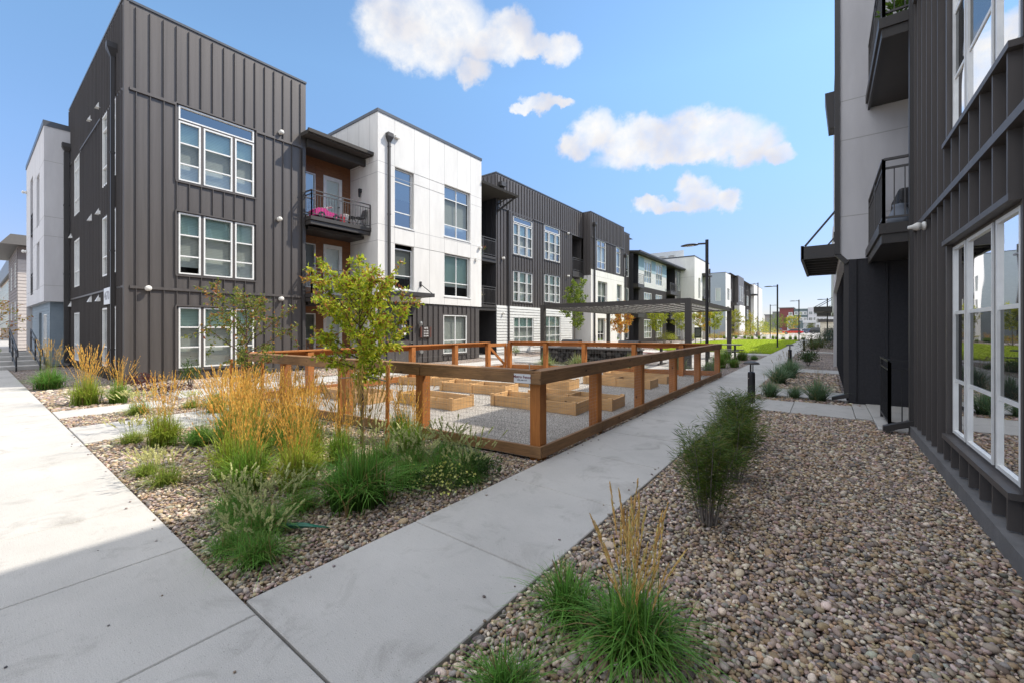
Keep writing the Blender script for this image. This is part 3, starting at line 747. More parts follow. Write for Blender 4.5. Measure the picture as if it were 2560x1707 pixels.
# ground floor: dark panels, entry door, window
TG = facePX(-15.06)
gops = [(11.46, 12.36, .02, 2.2), (14.25, 15.91, .34, 2.23)]
mb = MB(); wall(mb, TG, 10.46, 16.9, 0, 2.735, gops, .14); battens(mb, TG, 10.6, 16.85, 0.02, 2.73, [(11.3, 12.5, -1, 2.35), (14.2, 15.96, .28, 2.27)], .33)
mb.quad((-15.06,16.9,0),(-18,16.9,0),(-18,16.9,2.74),(-15.06,16.9,2.74)); mb.tbox(TG, 14.18, 15.98, 0, .05, .27, .32)
obj('dark_panel_wall', mb, M['dark'], bl)
window(bl, TG, 14.25, 15.91, .34, 2.23, vs=(15.08,), hz=(.98,), panes=('glass','screen'), blind='blind', rec=rec)
d = MB(); d.tbox(TG, 11.46, 11.62, -.1, -.04, .02, 2.12); d.tbox(TG, 12.2, 12.36, -.1, -.04, .02, 2.12); d.tbox(TG, 11.62, 12.2, -.1, -.04, .02, 1.02); d.tbox(TG, 11.62, 12.2, -.1, -.04, 1.94, 2.12)
d.tbox(TG, 11.38, 11.46, -.1, .02, .02, 2.28); d.tbox(TG, 12.36, 12.44, -.1, .02, .02, 2.28); d.tbox(TG, 11.46, 12.36, -.1, .02, 2.2, 2.28)
do = obj('entry_door', d, M['dark'], bl)
d = MB(); d.quad(TG(11.62,-.07,1.02),TG(12.2,-.07,1.02),TG(12.2,-.07,1.94),TG(11.62,-.07,1.94)); obj('pane', d, M['skyglass'], do)
d = MB(); d.tbox(TG, 11.78, 12.0, -.066, -.06, 1.62, 1.72); d.tbox(TG, 11.78, 12.02, -.066, -.06, 1.28, 1.38); obj('notice', d, M['white'], do)
d = MB(); d.tbox(TG, 12.22, 12.34, -.04, .03, .92, .96); obj('handle', d, M['wire'], do)
mb = MB(); mb.tbox(TG, 11.0, 12.78, .06, .92, 3.0, 3.06); mb.tbox(TG, 10.98, 12.82, .90, .96, 2.98, 3.14); mb.tbox(TG, 10.98, 11.03, .06, .9, 2.98, 3.14); mb.tbox(TG, 12.77, 12.82, .06, .9, 2.98, 3.14)
for y in (11.03, 12.75): mb.bar(TG(y, .08, 3.62), TG(y, .90, 3.12), .03, .03); mb.tbox(TG, y-.05, y+.05, .06, .10, 3.5, 3.74)
obj('entry_canopy', mb, M['dark2'], bl)
d = MB(); d.lathe((-14.94, 12.72, 1.68), [(.03, 0), (.08, .05), (.09, .14), (.06, .22)], 10); obj('wall_light', d, M['wire'], bl)
d = MB(); d.tube([(-15.05, 12.78, .52), (-14.93, 12.78, .52)], .09, 12); obj('hydrant_connection', d, M['wire'], bl)

# -- recessed stairs bay between the white block and the second dark block
mb = MB(); wall(mb, facePX(-17.6), 17.02, 19.5, 0, 9.9, [(17.5, 18.4, .02, 2.1)], .3)
mb.quad((-16, 19.5, 0), (-17.6, 19.5, 0), (-17.6, 19.5, 9.9), (-16, 19.5, 9.9))
for x in (-16.4, -16.8, -17.2): mb.tbox(faceNY(19.5), x, x+.04, 0, .04, 3, 9.7)
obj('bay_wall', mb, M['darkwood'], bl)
for z in (2.96, 5.86):
    mb = MB(); mb.box(-17.6, -15.98, 17.03, 19.5, z-.34, z); mb.box(-15.978, -15.93, 17.03, 19.46, z-.14, z+.002)
    s = obj('balcony_deck', mb, M['bronze'], bl)
    r = MB(); railing(r, [(-15.98, 17.1), (-15.98, 19.42)], z, 1.08); obj('railing', r, M['rail'], s)
mb = MB(); mb.box8([(-17.6,17.03,9.45),(-14.9,17.03,9.50),(-14.9,20.3,9.50),(-17.6,19.5,9.45),(-17.6,17.03,9.72),(-14.86,17.03,9.62),(-14.86,20.34,9.62),(-17.6,19.5,9.72)])
mb.bar((-15.97, 19.6, 8.7), (-15.0, 20.1, 9.48), .08, .10); mb.bar((-15.97, 19.6, 9.1), (-15.5, 19.9, 9.46), .06, .06)
obj('balcony_roof', mb, M['soffit'], bl)

# -- second dark block
TB2 = facePX(-16.0)
bo = tri_ops(21.25, 6.35, 8.36)+[(21.25, 23.37, 8.42, 8.80)]+tri_ops(24.95, 6.50, 8.50)+[(24.95, 27.07, 8.55, 8.96)]+tri_ops(21.25, 3.30, 5.26)+tri_ops(24.95, 3.46, 5.42)
bg_ = [(21.2,23.42,6.32,8.83),(24.9,27.12,6.47,8.99),(21.2,23.42,3.27,5.29),(24.9,27.12,3.43,5.45)]
op2 = [(28.95, 30.83, -1, 8.95)]
mb = MB(); wall(mb, TB2, 19.5, 30.83, 2.98, 11.03, bo+op2, .16)
for a, b in ((3.0, 8.98), (9.06, 10.95)): battens(mb, TB2, 19.6, 30.8, a, b, bg_+op2, pitch=.315)
for a, b in ((19.6, 20.6), (23.5, 24.85), (27.2, 28.9)): mb.tbox(TB2, a, b, 0, .055, 8.98, 9.05)
for a, b, c, d in bg_: mb.tbox(TB2, a-.02, b+.02, 0, .05, c-.05, c); mb.tbox(TB2, a-.02, b+.02, 0, .05, d, d+.04)
T4 = faceNY(19.5); wall(mb, T4, -25, -16, 9.7, 11.03); battens(mb, T4, -18, -16.05, 9.75, 10.95)
mb.quad((-16,19.5,10.8),(-25,19.5,10.8),(-25,42,10.8),(-16,42,10.8)); mb.quad((-25,19.5,0),(-25,42,0),(-25,42,11),(-25,19.5,11))
# third forward block, upper part
TC = facePX(-15.3)
co = [(31.96,33.66,6.60,8.50),(31.96,33.66,8.55,8.98),(35.93,36.85,6.60,8.50),(35.93,36.85,8.55,8.98)]
cg = [(31.9,33.72,6.55,9.02),(35.87,36.9,6.55,9.02)]
wall(mb, TC, 30.83, 37.82, 6.42, 11.05, co, .16); battens(mb, TC, 30.95, 37.8, 6.45, 9.0, cg); battens(mb, TC, 30.95, 37.8, 9.07, 11.0, ()); mb.tbox(TC, 30.9, 37.8, 0, .055, 9.0, 9.065)
T5 = faceNY(30.83); wall(mb, T5, -17.6, -15.3, 5.65, 11.05); battens(mb, T5, -15.95, -15.32, 5.7, 11.0)
mb.quad((-15.3,37.82,0),(-16.2,37.82,0),(-16.2,37.82,11.05),(-15.3,37.82,11.05)); mb.quad((-15.3,30.83,10.8),(-16.2,30.83,10.8),(-16.2,37.82,10.8),(-15.3,37.82,10.8))
mb.quad((-15.3,30.83,6.42),(-15.3,37.82,6.42),(-16,37.82,6.42),(-16,30.83,6.42))
# end strip
TD = facePX(-16.0)
dops = [(39.7, 40.7, 6.75, 8.95), (39.7, 40.7, 3.6, 5.6), (39.7, 40.7, .5, 2.4)]
wall(mb, TD, 37.82, 41.0, 0, 11.08, dops, .16); battens(mb, TD, 37.9, 40.95, 0, 9.0, dops); battens(mb, TD, 37.9, 40.95, 9.06, 11.0, ()); mb.tbox(TD, 37.9, 41.0, 0, .055, 9.0, 9.06)
mb.quad((-16,41,0),(-20,41,0),(-20,41,11.08),(-16,41,11.08)); mb.quad((-20,41,9),(-25,41,9),(-25,41,11.08),(-20,41,11.08))
obj('dark_panel_wall', mb, M['dark'], bl)
for z in dops: window(bl, TD, *z, hz=(z[2]+.6,), panes=('skyglass','glass'), blind='blind', rec=rec)
mb = MB(); cap(mb, -25, -16, 19.5, 30.80, 11.03); cap(mb, -25, -15.3, 30.83, 37.80, 11.06); cap(mb, -25, -16, 37.82, 41, 11.09); obj('parapet_cap', mb, M['cap'], bl)
core(bl, -24.5, -16.5, 20, 28.6, 0, 10.5); core(bl, -24.5, -16.5, 31.2, 40.8, 0, 10.5)
for s, z0, z1, hz in ((21.25,6.35,8.36,(6.95,7.62)),(24.95,6.50,8.50,(7.1,7.78)),(21.25,3.30,5.26,(3.9,4.56)),(24.95,3.46,5.42,(4.06,4.72))): tri(bl, TB2, s, z0, z1, hz)
window(bl, TB2, 21.25, 23.37, 8.42, 8.80, panes=('skyglass',), blind=None, name='transom_window', rec=rec); window(bl, TB2, 24.95, 27.07, 8.55, 8.96, panes=('skyglass',), blind=None, name='transom_window', rec=rec)
window(bl, TC, 31.96, 33.66, 6.60, 8.98, vs=(32.81,), hz=(7.2, 8.5), panes=('skyglass','glass','skyglass'), blind='blind', rec=rec)
window(bl, TC, 35.93, 36.85, 6.60, 8.98, hz=(7.2, 8.5), panes=('skyglass','glass','skyglass'), blind='blind', rec=rec)
# white lap siding at the foot of the second block
TL = facePX(-15.98)
lo = [(21.25, 23.45, .40, 2.28), (24.95, 27.1, .45, 2.46)]
mb = MB(); wall(mb, TL, 19.5, 28.95, 0, 2.98, lo, .14); lap(mb, TL, 19.52, 28.93, .12, 2.95, [(a-.06,b+.06,c-.06,d+.06) for a,b,c,d in lo], .18, .034)
obj('white_lap_siding', mb, M['whiteside'], bl)
for a, b, c, d in lo: window(bl, TL, a, b, c, d, vs=(a+.62, a+1.5), hz=(c+.62, c+1.25), panes=('glass','screen','tealglass'), blind='blind', rec=rec)
# inset balconies and the white lower part of the third block
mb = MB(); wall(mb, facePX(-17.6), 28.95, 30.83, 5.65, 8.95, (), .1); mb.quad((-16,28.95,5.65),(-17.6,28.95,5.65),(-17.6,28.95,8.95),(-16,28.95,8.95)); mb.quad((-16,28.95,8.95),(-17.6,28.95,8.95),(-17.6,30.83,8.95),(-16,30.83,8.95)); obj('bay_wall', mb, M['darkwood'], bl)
for z in (6.13, 3.1):
    mb = MB(); mb.box(-17.5, -15.95, 28.97, 30.80, z-.46, z); s = obj('balcony_deck', mb, M['bronze'], bl)
    r = MB(); railing(r, [(-15.98, 29.0), (-15.98, 30.78)], z, 1.05, gap=.13); obj('railing', r, M['rail'], s)
TX = facePX(-15.28)
xo = [(32.1,34.0,3.68,5.55),(36.06,37.2,3.68,5.6),(32.1,33.6,.45,2.42),(36.1,37.2,.45,2.42)]
mb = MB(); wall(mb, facePX(-17.6), 28.95, 30.83, 0, 5.66, (), .1); wall(mb, TX, 30.82, 37.8, 0, 6.40, xo, .2); wall(mb, faceNY(30.82), -17.6, -15.28, 0, 5.9); mb.quad((-15.28,37.8,0),(-16,37.8,0),(-16,37.8,6.4),(-15.28,37.8,6.4))
for z in (2.95, 5.9): mb.tbox(TX, 30.82, 37.8, -.01, .002, z, z+.02, 1)
for y in (32.05, 34.05, 36.0): mb.tbox(TX, y, y+.016, -.01, .0018, 5.92, 6.4, 1)
obj('white_stucco_wall', mb, [M['stucco'], M['joint']], bl)
for a, b, c, d in xo: window(bl, TX, a+.04, b-.04, c+.04, d-.04, vs=((a+b)/2,) if b-a > 1.2 else (), hz=(c+.65,), panes=('skyglass','screen'), blind='blind', rec=.16, proud=-.12)
for y, z in ((20.67, 9.0), (31.35, 9.9), (38.2, 9.6), (37.95, 8.2)): downspout(bl, -15.93 if y < 30 else (-15.2 if y < 38 else -15.93), y, .15, z, .10, head=(y != 20.67))
mb = MB(); mb.box(-16.0,-15.75,19.75,20.2,10.3,10.55); obj('scupper_box', mb, M['dark2'], bl)
for p in ((-15.98, 20.1, 5.9), (-15.98, 20.1, 2.5), (-15.98, 28.2, 5.6), (-15.98, 28.2, 8.9)): camera_fixture(bl, p, (1, 0, 0))
# white and slate wing beyond the shaded flank
mb = MB(); TR = facePX(-25.7); wall(mb, TR, 1.95, 2.73, 2.70, 9.95)
TS = faceNY(1.95); so_ = [(-31.6,-30.3,3.2,8.9),(-28.6,-27.4,3.3,5.4),(-28.6,-27.4,6.1,8.4)]; wall(mb, TS, -33.8, -25.7, 2.70, 9.95, so_, .5)
for z in (3.35, 5.4, 6.2, 8.5): mb.tbox(TR, 1.95, 2.73, -.01, .002, z, z+.018, 1); [mb.tbox(TS, a, b, -.01, .002, z+.003, z+.021, 1) for a, b in ((-33.8,-31.6),(-30.3,-28.6),(-27.4,-25.7))]
mb.quad((-25.7,1.95,2.7),(-33.8,1.95,2.7),(-33.8,6,2.7),(-25.7,6,2.7)); mb.quad((-25.7,1.95,9.9),(-33.8,1.95,9.9),(-33.8,7,9.9),(-25.7,7,9.9)); mb.quad((-33.8,1.95,0),(-33.8,7,0),(-33.8,7,9.95),(-33.8,1.95,9.95))
obj('grey_stucco_wing', mb, [M['greystucco'], M['joint']], bl)
mb = MB(); cap(mb, -33.8, -25.7, 1.95, 7, 9.95, .2, .22); obj('parapet_cap', mb, M['cap'], bl)
window(bl, TS, -28.6, -27.4, 3.3, 5.4, panes=('skyglass',), blind='greyblind', rec=.3, proud=-.25); window(bl, TS, -28.6, -27.4, 6.1, 8.4, panes=('skyglass',), blind='greyblind', rec=.3, proud=-.25)
core(bl, -33.6, -26.3, 2.6, 6.8, .1, 9.8)
mb = MB(); TQ = facePX(-25.95); wall(mb, TQ, 2.15, 2.73, 0, 2.7); lap(mb, TQ, 2.16, 2.72, .1, 2.68, (), .14)
TQ2 = faceNY(2.15); qo = [(-28.3,-27.1,.5,2.2),(-30.2,-29.1,.05,2.3)]; wall(mb, TQ2, -33.6, -25.95, 0, 2.7, qo, .15); lap(mb, TQ2, -33.6, -25.96, .1, 2.68, qo, .14)
obj('slate_lap_siding', mb, M['blueside'], bl)
window(bl, TQ2, -28.3, -27.1, .5, 2.2, vs=(-27.7,), hz=(1.1,), panes=('skyglass',), blind='greyblind', rec=.05)
downspout(bl, -25.6, 2.58, .15, 9.0, .16)
for z in (3.2, 6.1):
    mb = MB(); railing(mb, [(-31.55, 1.98), (-30.35, 1.98)], z, 1.05); obj('balcony_railing', mb, M['rail'], bl)
camera_fixture(bl, (-33.5, 1.94, 5.6), (0, -1, 0)); camera_fixture(bl, (-33.5, 1.94, 8.7), (0, -1, 0))

# ------------------------------------------------------------------ right hand building
br = thing('apartment_building', 'dark batten clad apartment building with white framed windows at the right gravel bed', 'building', (2, 4, 0))
TN = faceNX(1.11)
def tri_r(z0, z1, hz):
    for a, b, vs in ((5.99, 6.49, ()), (5.14, 5.93, ()), (4.52, 5.06, ())):
        window(br, TN, a, b, z0, z1, hz=hz, panes=('clearglass', 'screen2', 'clearglass'), blind=None, rec=.008, fw=.032, proud=.012, bar=.035)
M['clearglass'] = glass_mat('clear_window_glass', (0.75, 0.85, 0.83), 0.05, 0.9)
M['screen2'] = glass_mat('dark_screened_glass', (0.35, 0.37, 0.36), 0.02, 0.25, grey=0.3)
def rops(z0, z1): return [(5.99,6.49,z0,z1),(5.14,5.93,z0,z1),(4.52,5.06,z0,z1)]
Z1, Z2, Z3 = (.47, 2.47), (3.66, 5.72), (7.0, 8.7)
ro = rops(*Z1)+rops(*Z2)+rops(*Z3)
rb_ = [(4.48, 6.53, z[0]-.03, z[1]+.03) for z in (Z1, Z2, Z3)]
for yy in (1.2, -2.6, -7.2): rb_ += [(yy-1, yy+1, z[0]-.03, z[1]+.03) for z in (Z1, Z2, Z3)]
ro += [(yy-.96, yy+.96, *z) for yy in (1.2, -2.6, -7.2) for z in (Z1, Z2, Z3)]
mb = MB(); wall(mb, TN, -12, 8.66, .14, 10.12, ro, .14)
for a, b in ((.15, 3.02), (3.10, 6.40), (6.48, 10.05)): battens(mb, TN, -12, 8.5, a, b, [(q[0]-(.36 if q[0] > 4 else 0),)+q[1:] for q in rb_], pitch=.335, wd=.022, pr=.07, s_start=-11.89)
for z in (3.02, 6.40): mb.tbox(TN, -12, 8.5, 0, .085, z, z+.07)
for a, b, c, d in rb_: mb.tbox(TN, a-.03, b+.03, 0, .085, c-.05, c-.001); mb.tbox(TN, a-.03, b+.03, 0, .085, d+.001, d+.05); mb.tbox(TN, a-.04, a-.001, 0, .02, c, d); mb.tbox(TN, b+.001, b+.05, 0, .05, c, d)
mb.quad((1.11,8.66,0),(12,8.66,0),(12,8.66,10.12),(1.11,8.66,10.12)); mb.quad((1.11,-12,0),(12,-12,0),(12,-12,10.12),(1.11,-12,10.12))
mb.quad((1.11,-12,10),(12,-12,10),(12,8.66,10),(1.11,8.66,10)); mb.quad((12,-12,0),(12,46,0),(12,46,10.1),(12,-12,10.1))
mb.box(1.045, 1.12, 8.50, 8.675, .1, 10.1)
obj('dark_panel_wall', mb, M['dark'], br)
mb = MB(); mb.box(1.0, 1.3, -12, 8.66, -.07, .138); obj('footing', mb, M['footing'], br)
mb = MB(); cap(mb, 1.11, 12, -12, 8.66, 10.12); obj('parapet_cap', mb, M['cap'], br)
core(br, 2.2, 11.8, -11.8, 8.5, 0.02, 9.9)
tri_r(*Z1, (1.04, 1.76)); tri_r(*Z2, (4.30, 5.0)); tri_r(*Z3, (7.6, 8.2))
for yy in (1.2, -2.6, -7.2):
    for z in (Z1, Z2, Z3): window(br, TN, yy-.96, yy+.96, *z, vs=(yy-.3, yy+.3), hz=(z[0]+.6,), panes=('skyglass',), blind='greyblind', rec=.03, proud=.035)
mb = MB(); mb.box(1.0, 1.10, 8.56, 8.665, .2, 10.0); mb.box8([(.98,8.56,.2),(1.09,8.56,.2),(1.09,8.67,.2),(.98,8.67,.2),(.72,8.50,.04),(.74,8.5,.0),(.74,8.61,.0),(.72,8.61,.04)])
mb.box8([(.70,8.50,.03),(1.1,8.54,.14),(1.1,8.66,.14),(.70,8.62,.03),(.70,8.50,.10),(1.1,8.54,.24),(1.1,8.66,.24),(.70,8.62,.10)])
obj('downspout', mb, M['dark2'], br)
p = Vector((1.03, 7.55, 2.93)); d = Vector((-1, -.15, -.05)).normalized(); mb = MB()
mb.tube([p, p+d*.02, p+d*.025, p+d*.05, p+d*.055, p+d*.085, p+d*.135, p+d*.17], [.055,.055,.042,.042,.052,.052,.026,.022], 14); obj('wall_camera', mb, M['lampwhite'], br, smooth=True)
# recess, decks and railings
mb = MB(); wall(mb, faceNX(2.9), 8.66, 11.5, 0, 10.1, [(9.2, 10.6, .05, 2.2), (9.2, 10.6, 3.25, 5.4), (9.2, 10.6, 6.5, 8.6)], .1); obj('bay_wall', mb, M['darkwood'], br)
for z in (.05, 3.25, 6.5): window(br, faceNX(2.9), 9.2, 10.6, z, z+2.15, vs=(9.9,), panes=('skyglass',), blind='greyblind', rec=.05)
for z in (3.24, 6.48):
    mb = MB(); mb.box(.74, 2.9, 8.80, 11.48, z-.26, z-.02); mb.box(.665, .738, 8.72, 11.48, z-.16, z); mb.box(.739, 1.11, 8.72, 8.79, z-.16, z); mb.box(.70, .737, 8.75, 11.47, z-.31, z-.162); mb.box(.739, 2.9, 8.75, 8.797, z-.31, z-.162); mb.box(1.35, 1.45, 8.9, 11.47, z-.48, z-.262)
    s = obj('balcony_deck', mb, M['bronze'], br)
    r = MB(); railing(r, [(1.1, 8.80), (.73, 8.80), (.73, 11.45)], z, 1.02, gap=.12); obj('railing', r, M['rail'], s)
mb = MB(); mb.box(1.08, 2.9, 8.67, 11.49, 9.9, 10.08); obj('bay_roof', mb, M['dark2'], br)
mb = MB(); railing(mb, [(.80, 9.98), (.80, 8.82), (1.09, 8.82)], .012, 1.07, gap=.14); mb.box(.74,.86,8.76,8.88,.013,.025); obj('patio_railing', mb, M['black'], br)
# white block with dark board base
TWn = faceNY(11.5); TWx = faceNX(.25)
mb = MB(); wall(mb, TWn, .25, 3.0, 3.07, 10.1); wall(mb, TWx, 11.5, 22, 3.07, 10.1, [(13.2,15.2,4.2,6.0),(17.5,19.5,4.2,6.0),(13.2,15.2,7.2,9.0),(17.5,19.5,7.2,9.0)], .2)
for z in (4.0, 5.65, 6.5, 9.0): mb.tbox(TWn, .26, 2.9, -.01, .002, z, z+.016, 1); mb.tbox(TWx, 11.5, 13.1, -.01, .002, z, z+.016, 1)
mb.tbox(TWn, 1.62, 1.64, -.01, .0025, 3.1, 10, 1)
mb.quad((.25,11.5,3.07),(3,11.5,3.07),(3,22,3.07),(.25,22,3.07)); mb.quad((.25,22,0),(6,22,0),(6,22,10.1),(.25,22,10.1)); mb.quad((.25,11.5,10),(12,11.5,10),(12,22,10),(.25,22,10))
obj('white_stucco_wall', mb, [M['greystucco'], M['joint']], br)
mb = MB(); cap(mb, .25, 12, 11.5, 22, 10.1); obj('parapet_cap', mb, M['cap'], br)
for a, c in ((13.2,4.2),(17.5,4.2),(13.2,7.2),(17.5,7.2)): window(br, TWx, a+.03, a+1.97, c+.03, c+1.77, vs=(a+1,), panes=('skyglass',), blind='greyblind', rec=.15, proud=-.12)
core(br, 1.0, 11.5, 12.2, 21.8, .02, 9.8)
mb = MB(); TLn = faceNY(11.52); wall(mb, TLn, .40, 3.0, 0, 3.07); wall(mb, faceNX(.40), 11.52, 22, 0, 3.07)
mb.tbox(TLn, .39, .52, 0, .03, .03, 3.06); mb.tbox(TLn, .98, 1.02, 0, .025, .03, 3.06); mb.tbox(TLn, 1.56, 1.60, 0, .025, .03, 3.06); mb.tbox(TLn, .38, 3, 0, .035, .0, .03)
battens(mb, faceNX(.40), 11.6, 22, .03, 3.05, (), .6)
obj('dark_board_wall', mb, M['darkwood'], br)
mb = MB(); mb.box(.15, .245, 11.47, 11.58, 3.2, 10.0); mb.bar((.2,11.53,3.2),(.36,11.53,3.0),.09,.09); mb.box(.31,.395,11.55,11.63,.1,3.0); mb.box8([(.1,11.5,.02),(.39,11.5,.1),(.39,11.62,.1),(.1,11.62,.02),(.1,11.5,.09),(.39,11.5,.2),(.39,11.62,.2),(.1,11.62,.09)]); obj('downspout', mb, M['dark2'], br)
mb = MB(); mb.box8([(.05,12.3,6.3),(.25,12.3,6.3),(.25,12.8,6.3),(.05,12.8,6.3),(-.02,12.2,7.1),(.25,12.2,7.1),(.25,12.9,7.1),(-.02,12.9,7.1)]); obj('scupper_box', mb, M['dark2'], br)
mb = MB(); mb.box(-.46, .24, 12.0, 12.06, 3.22, 3.52); mb.box(-.46, .24, 15.94, 16.0, 3.22, 3.52); mb.box(-.48, -.42, 12.0, 16.0, 3.2, 3.54); mb.box(-.42, .24, 12.06, 15.94, 3.40, 3.45)
for y in np.arange(12.5, 15.9, .55): mb.box(-.42, .24, y, y+.06, 3.24, 3.39)
for y in (12.1, 15.9): mb.bar((.22, y, 4.35), (-.40, y, 3.54), .04, .04); mb.bar((.24,y,4.2),(.24,y,4.5),.12,.05)
obj('entry_canopy', mb, M['dark2'], br)
# the same building farther along
mb = MB(); wall(mb, faceNX(1.3), 22, 39, 0, 10.1, [(24,26,.5,2.4),(30,32,.5,2.4),(35,37,.5,2.4)], .1); battens(mb, faceNX(1.3), 22, 39, 0, 10, [(23.9,26.1,.4,2.5),(29.9,32.1,.4,2.5),(34.9,37.1,.4,2.5)]); mb.quad((1.3,22,10),(12,22,10),(12,44,10),(1.3,44,10)); obj('dark_panel_wall', mb, M['dark'], br)
for a in (24, 30, 35): window(br, faceNX(1.3), a, a+2, .5, 2.4, vs=(a+1,), panes=('skyglass',), blind='greyblind')
mb = MB(); wall(mb, faceNY(39.2), .9, 6, 0, 4.75); wall(mb, faceNX(.9), 39.2, 44, 0, 4.75); mb.quad((.9,39.2,4.75),(6,39.2,4.75),(6,44,4.75),(.9,44,4.75)); obj('white_stucco_wall', mb, M['greystucco'], br)
mb = MB(); wall(mb, faceNY(44), .45, 6, 2.85, 10.1); wall(mb, faceNX(.45), 44, 58, 2.85, 10.1); mb.quad((.45,44,2.85),(6,44,2.85),(6,58,2.85),(.45,58,2.85)); obj('white_stucco_wall', mb, M['greystucco'], br)
mb = MB(); wall(mb, faceNX(.95), 44, 75, 0, 2.9); wall(mb, faceNX(.95), 58, 75, 2.9, 10.1); wall(mb, faceNY(44.1), .95, 6, 0, 2.85); wall(mb, faceNY(39.4), 1.2, 6, 4.76, 10.1); wall(mb, faceNX(1.2), 39.4, 44, 4.76, 10.1); obj('dark_board_wall', mb, M['darkwood'], br)
mb = MB(); mb.box(.78, .9, 39.05, 39.19, .1, 4.8); mb.box(.5,.9,39.05,39.19,.03,.15); obj('downspout', mb, M['dark2'], br)
for y in (46.5, 63.0):
    mb = MB(); mb.box(-.9, .44 if y < 58 else .94, y, y+4, 3.05, 3.5); mb.bar((.45, y+.2, 4.3), (-.8, y+.2, 3.5), .05, .05); mb.bar((.45, y+3.8, 4.3), (-.8, y+3.8, 3.5), .05, .05); obj('entry_canopy', mb, M['dark2'], br)

# ------------------------------------------------------------------ mid distance buildings on the left
be = thing('apartment_building', 'lower apartment wing with dark sloped eave, pale siding and a tall white end block', 'building', (-15.6, 52, 0))
TE = facePX(-15.6)
eo = [(44.1,46.4,6.5,8.75),(47.9,50.2,6.55,8.85),(44.1,46.4,3.4,5.4),(47.9,50.2,3.4,5.4),(44.1,46.4,.5,2.5),(47.9,50.2,.5,2.5)]
mb = MB(); wall(mb, TE, 42.4, 51.9, 6.0, 9.2, eo, .12); lap(mb, TE, 42.4, 51.9, 6.02, 7.7, eo, .16); obj('white_lap_siding', mb, M['whiteside'], be)
for a, b in ((42.42,44.05),(46.45,47.85),(50.25,51.88)):
    mb = MB(); mb.tbox(TE, a, b, .004, .025, 7.7, 9.1); obj('pale_blue_panel', mb, M['paleblue'], be)
mb = MB(); wall(mb, TE, 42.4, 51.9, 0, 6.0, eo, .12); battens(mb, TE, 42.45, 51.85, .1, 5.95, [(a-.05,b+.05,c-.05,d+.05) for a,b,c,d in eo], .33); obj('dark_panel_wall', mb, M['dark'], be)
for a, b, c, d in eo: window(be, TE, a, b, c, d, vs=(a+.75, a+1.55), hz=(c+.65, c+1.3), panes=('glass','screen','glass'), blind='blind', rec=rec)
for y0, y1 in ((41.02, 42.4), (51.9, 55.4)):
    mb = MB(); wall(mb, facePX(-17.4), y0, y1, 0, 9.2); mb.quad((-15.6,y1,0),(-17.4,y1,0),(-17.4,y1,9.2),(-15.6,y1,9.2)); mb.quad((-15.6,y0,0),(-17.4,y0,0),(-17.4,y0,9.2),(-15.6,y0,9.2)); obj('bay_wall', mb, M['darkwood'], be)
for y0, y1 in ((41.05, 42.8), (51.95, 55.35)):
    for z in (3.05, 6.1):
        mb = MB(); mb.box(-17.3, -15.1, y0, y1, z-.4, z); s = obj('balcony_deck', mb, M['bronze'], be)
        r = MB(); railing(r, [(-15.15, y0), (-15.15, y1)], z, 1.0, gap=.16); obj('railing', r, M['rail'], s)
mb = MB(); TE2 = facePX(-15.55); e2 = [(56.3,57.8,6.5,8.9),(56.3,57.8,3.4,5.4),(56.3,57.8,.5,2.5)]; wall(mb, TE2, 55.4, 59.0, 0, 9.2, e2, .12); lap(mb, TE2, 55.4, 59.0, .1, 9.15, e2, .16); obj('grey_lap_siding', mb, M['greyside'], be)
for a, b, c, d in e2: window(be, TE2, a, b, c, d, vs=((a+b)/2,), hz=(c+.65,), panes=('skyglass','screen'), blind='blind', rec=rec)
mb = MB(); mb.box8([(-15.0,41.03,9.2),(-15.0,58.6,9.2),(-24,58.6,10.1),(-24,41.03,10.1),(-15.0,41.03,9.42),(-15.0,58.6,9.42),(-24,58.6,10.35),(-24,41.03,10.35)]); mb.box(-15.0,-14.9,41.03,58.6,9.28,9.45); obj('roof', mb, M['dark2'], be)
core(be, -24, -17.6, 41.5, 57.8, 0, 9.1)
TF = facePX(-13.8); fo = [(60.1,61.2,5.6,8.4),(60.1,61.2,2.6,4.8)]
mb = MB(); wall(mb, TF, 58.0, 62.3, 0, 11.0, fo, .2); wall(mb, TF, 65.6, 66.6, 0, 11); wall(mb, TF, 62.3, 65.6, 9.2, 11); wall(mb, faceNY(58.0), -26, -13.8, 0, 11.0); mb.quad((-13.8,66.6,0),(-26,66.6,0),(-26,66.6,11),(-13.8,66.6,11)); mb.quad((-13.8,58,10.8),(-26,58,10.8),(-26,66.6,10.8),(-13.8,66.6,10.8))
wall(mb, facePX(-15.6), 62.3, 65.6, 0, 9.2); mb.quad((-13.8,62.3,0),(-15.6,62.3,0),(-15.6,62.3,9.2),(-13.8,62.3,9.2)); mb.quad((-13.8,65.6,0),(-15.6,65.6,0),(-15.6,65.6,9.2),(-13.8,65.6,9.2))
for z in (5.2, 8.3): mb.tbox(faceNY(58.0), -20, -13.8, -.01, .004, z, z+.03, 1)
obj('white_stucco_wall', mb, [M['stucco'], M['joint']], be)
mb = MB(); cap(mb, -26, -13.8, 58.0, 66.6, 11.0, .25, .15); obj('parapet_cap', mb, M['cap'], be)
for a, b, c, d in fo: window(be, TF, a, b, c, d, panes=('skyglass',), blind='blind', rec=.15, proud=-.1)
for z in (3.0, 6.0):
    mb = MB(); mb.box(-15.5, -13.6, 62.3, 65.6, z-.35, z); s = obj('balcony_deck', mb, M['bronze'], be); r = MB(); railing(r, [(-13.65, 62.35), (-13.65, 65.55)], z, 1.05, gap=.2); obj('railing', r, M['rail'], s)
mb = MB(); mb.box(-15.6, -13.2, 62.1, 65.8, 9.0, 9.2); obj('balcony_roof', mb, M['dark2'], be)
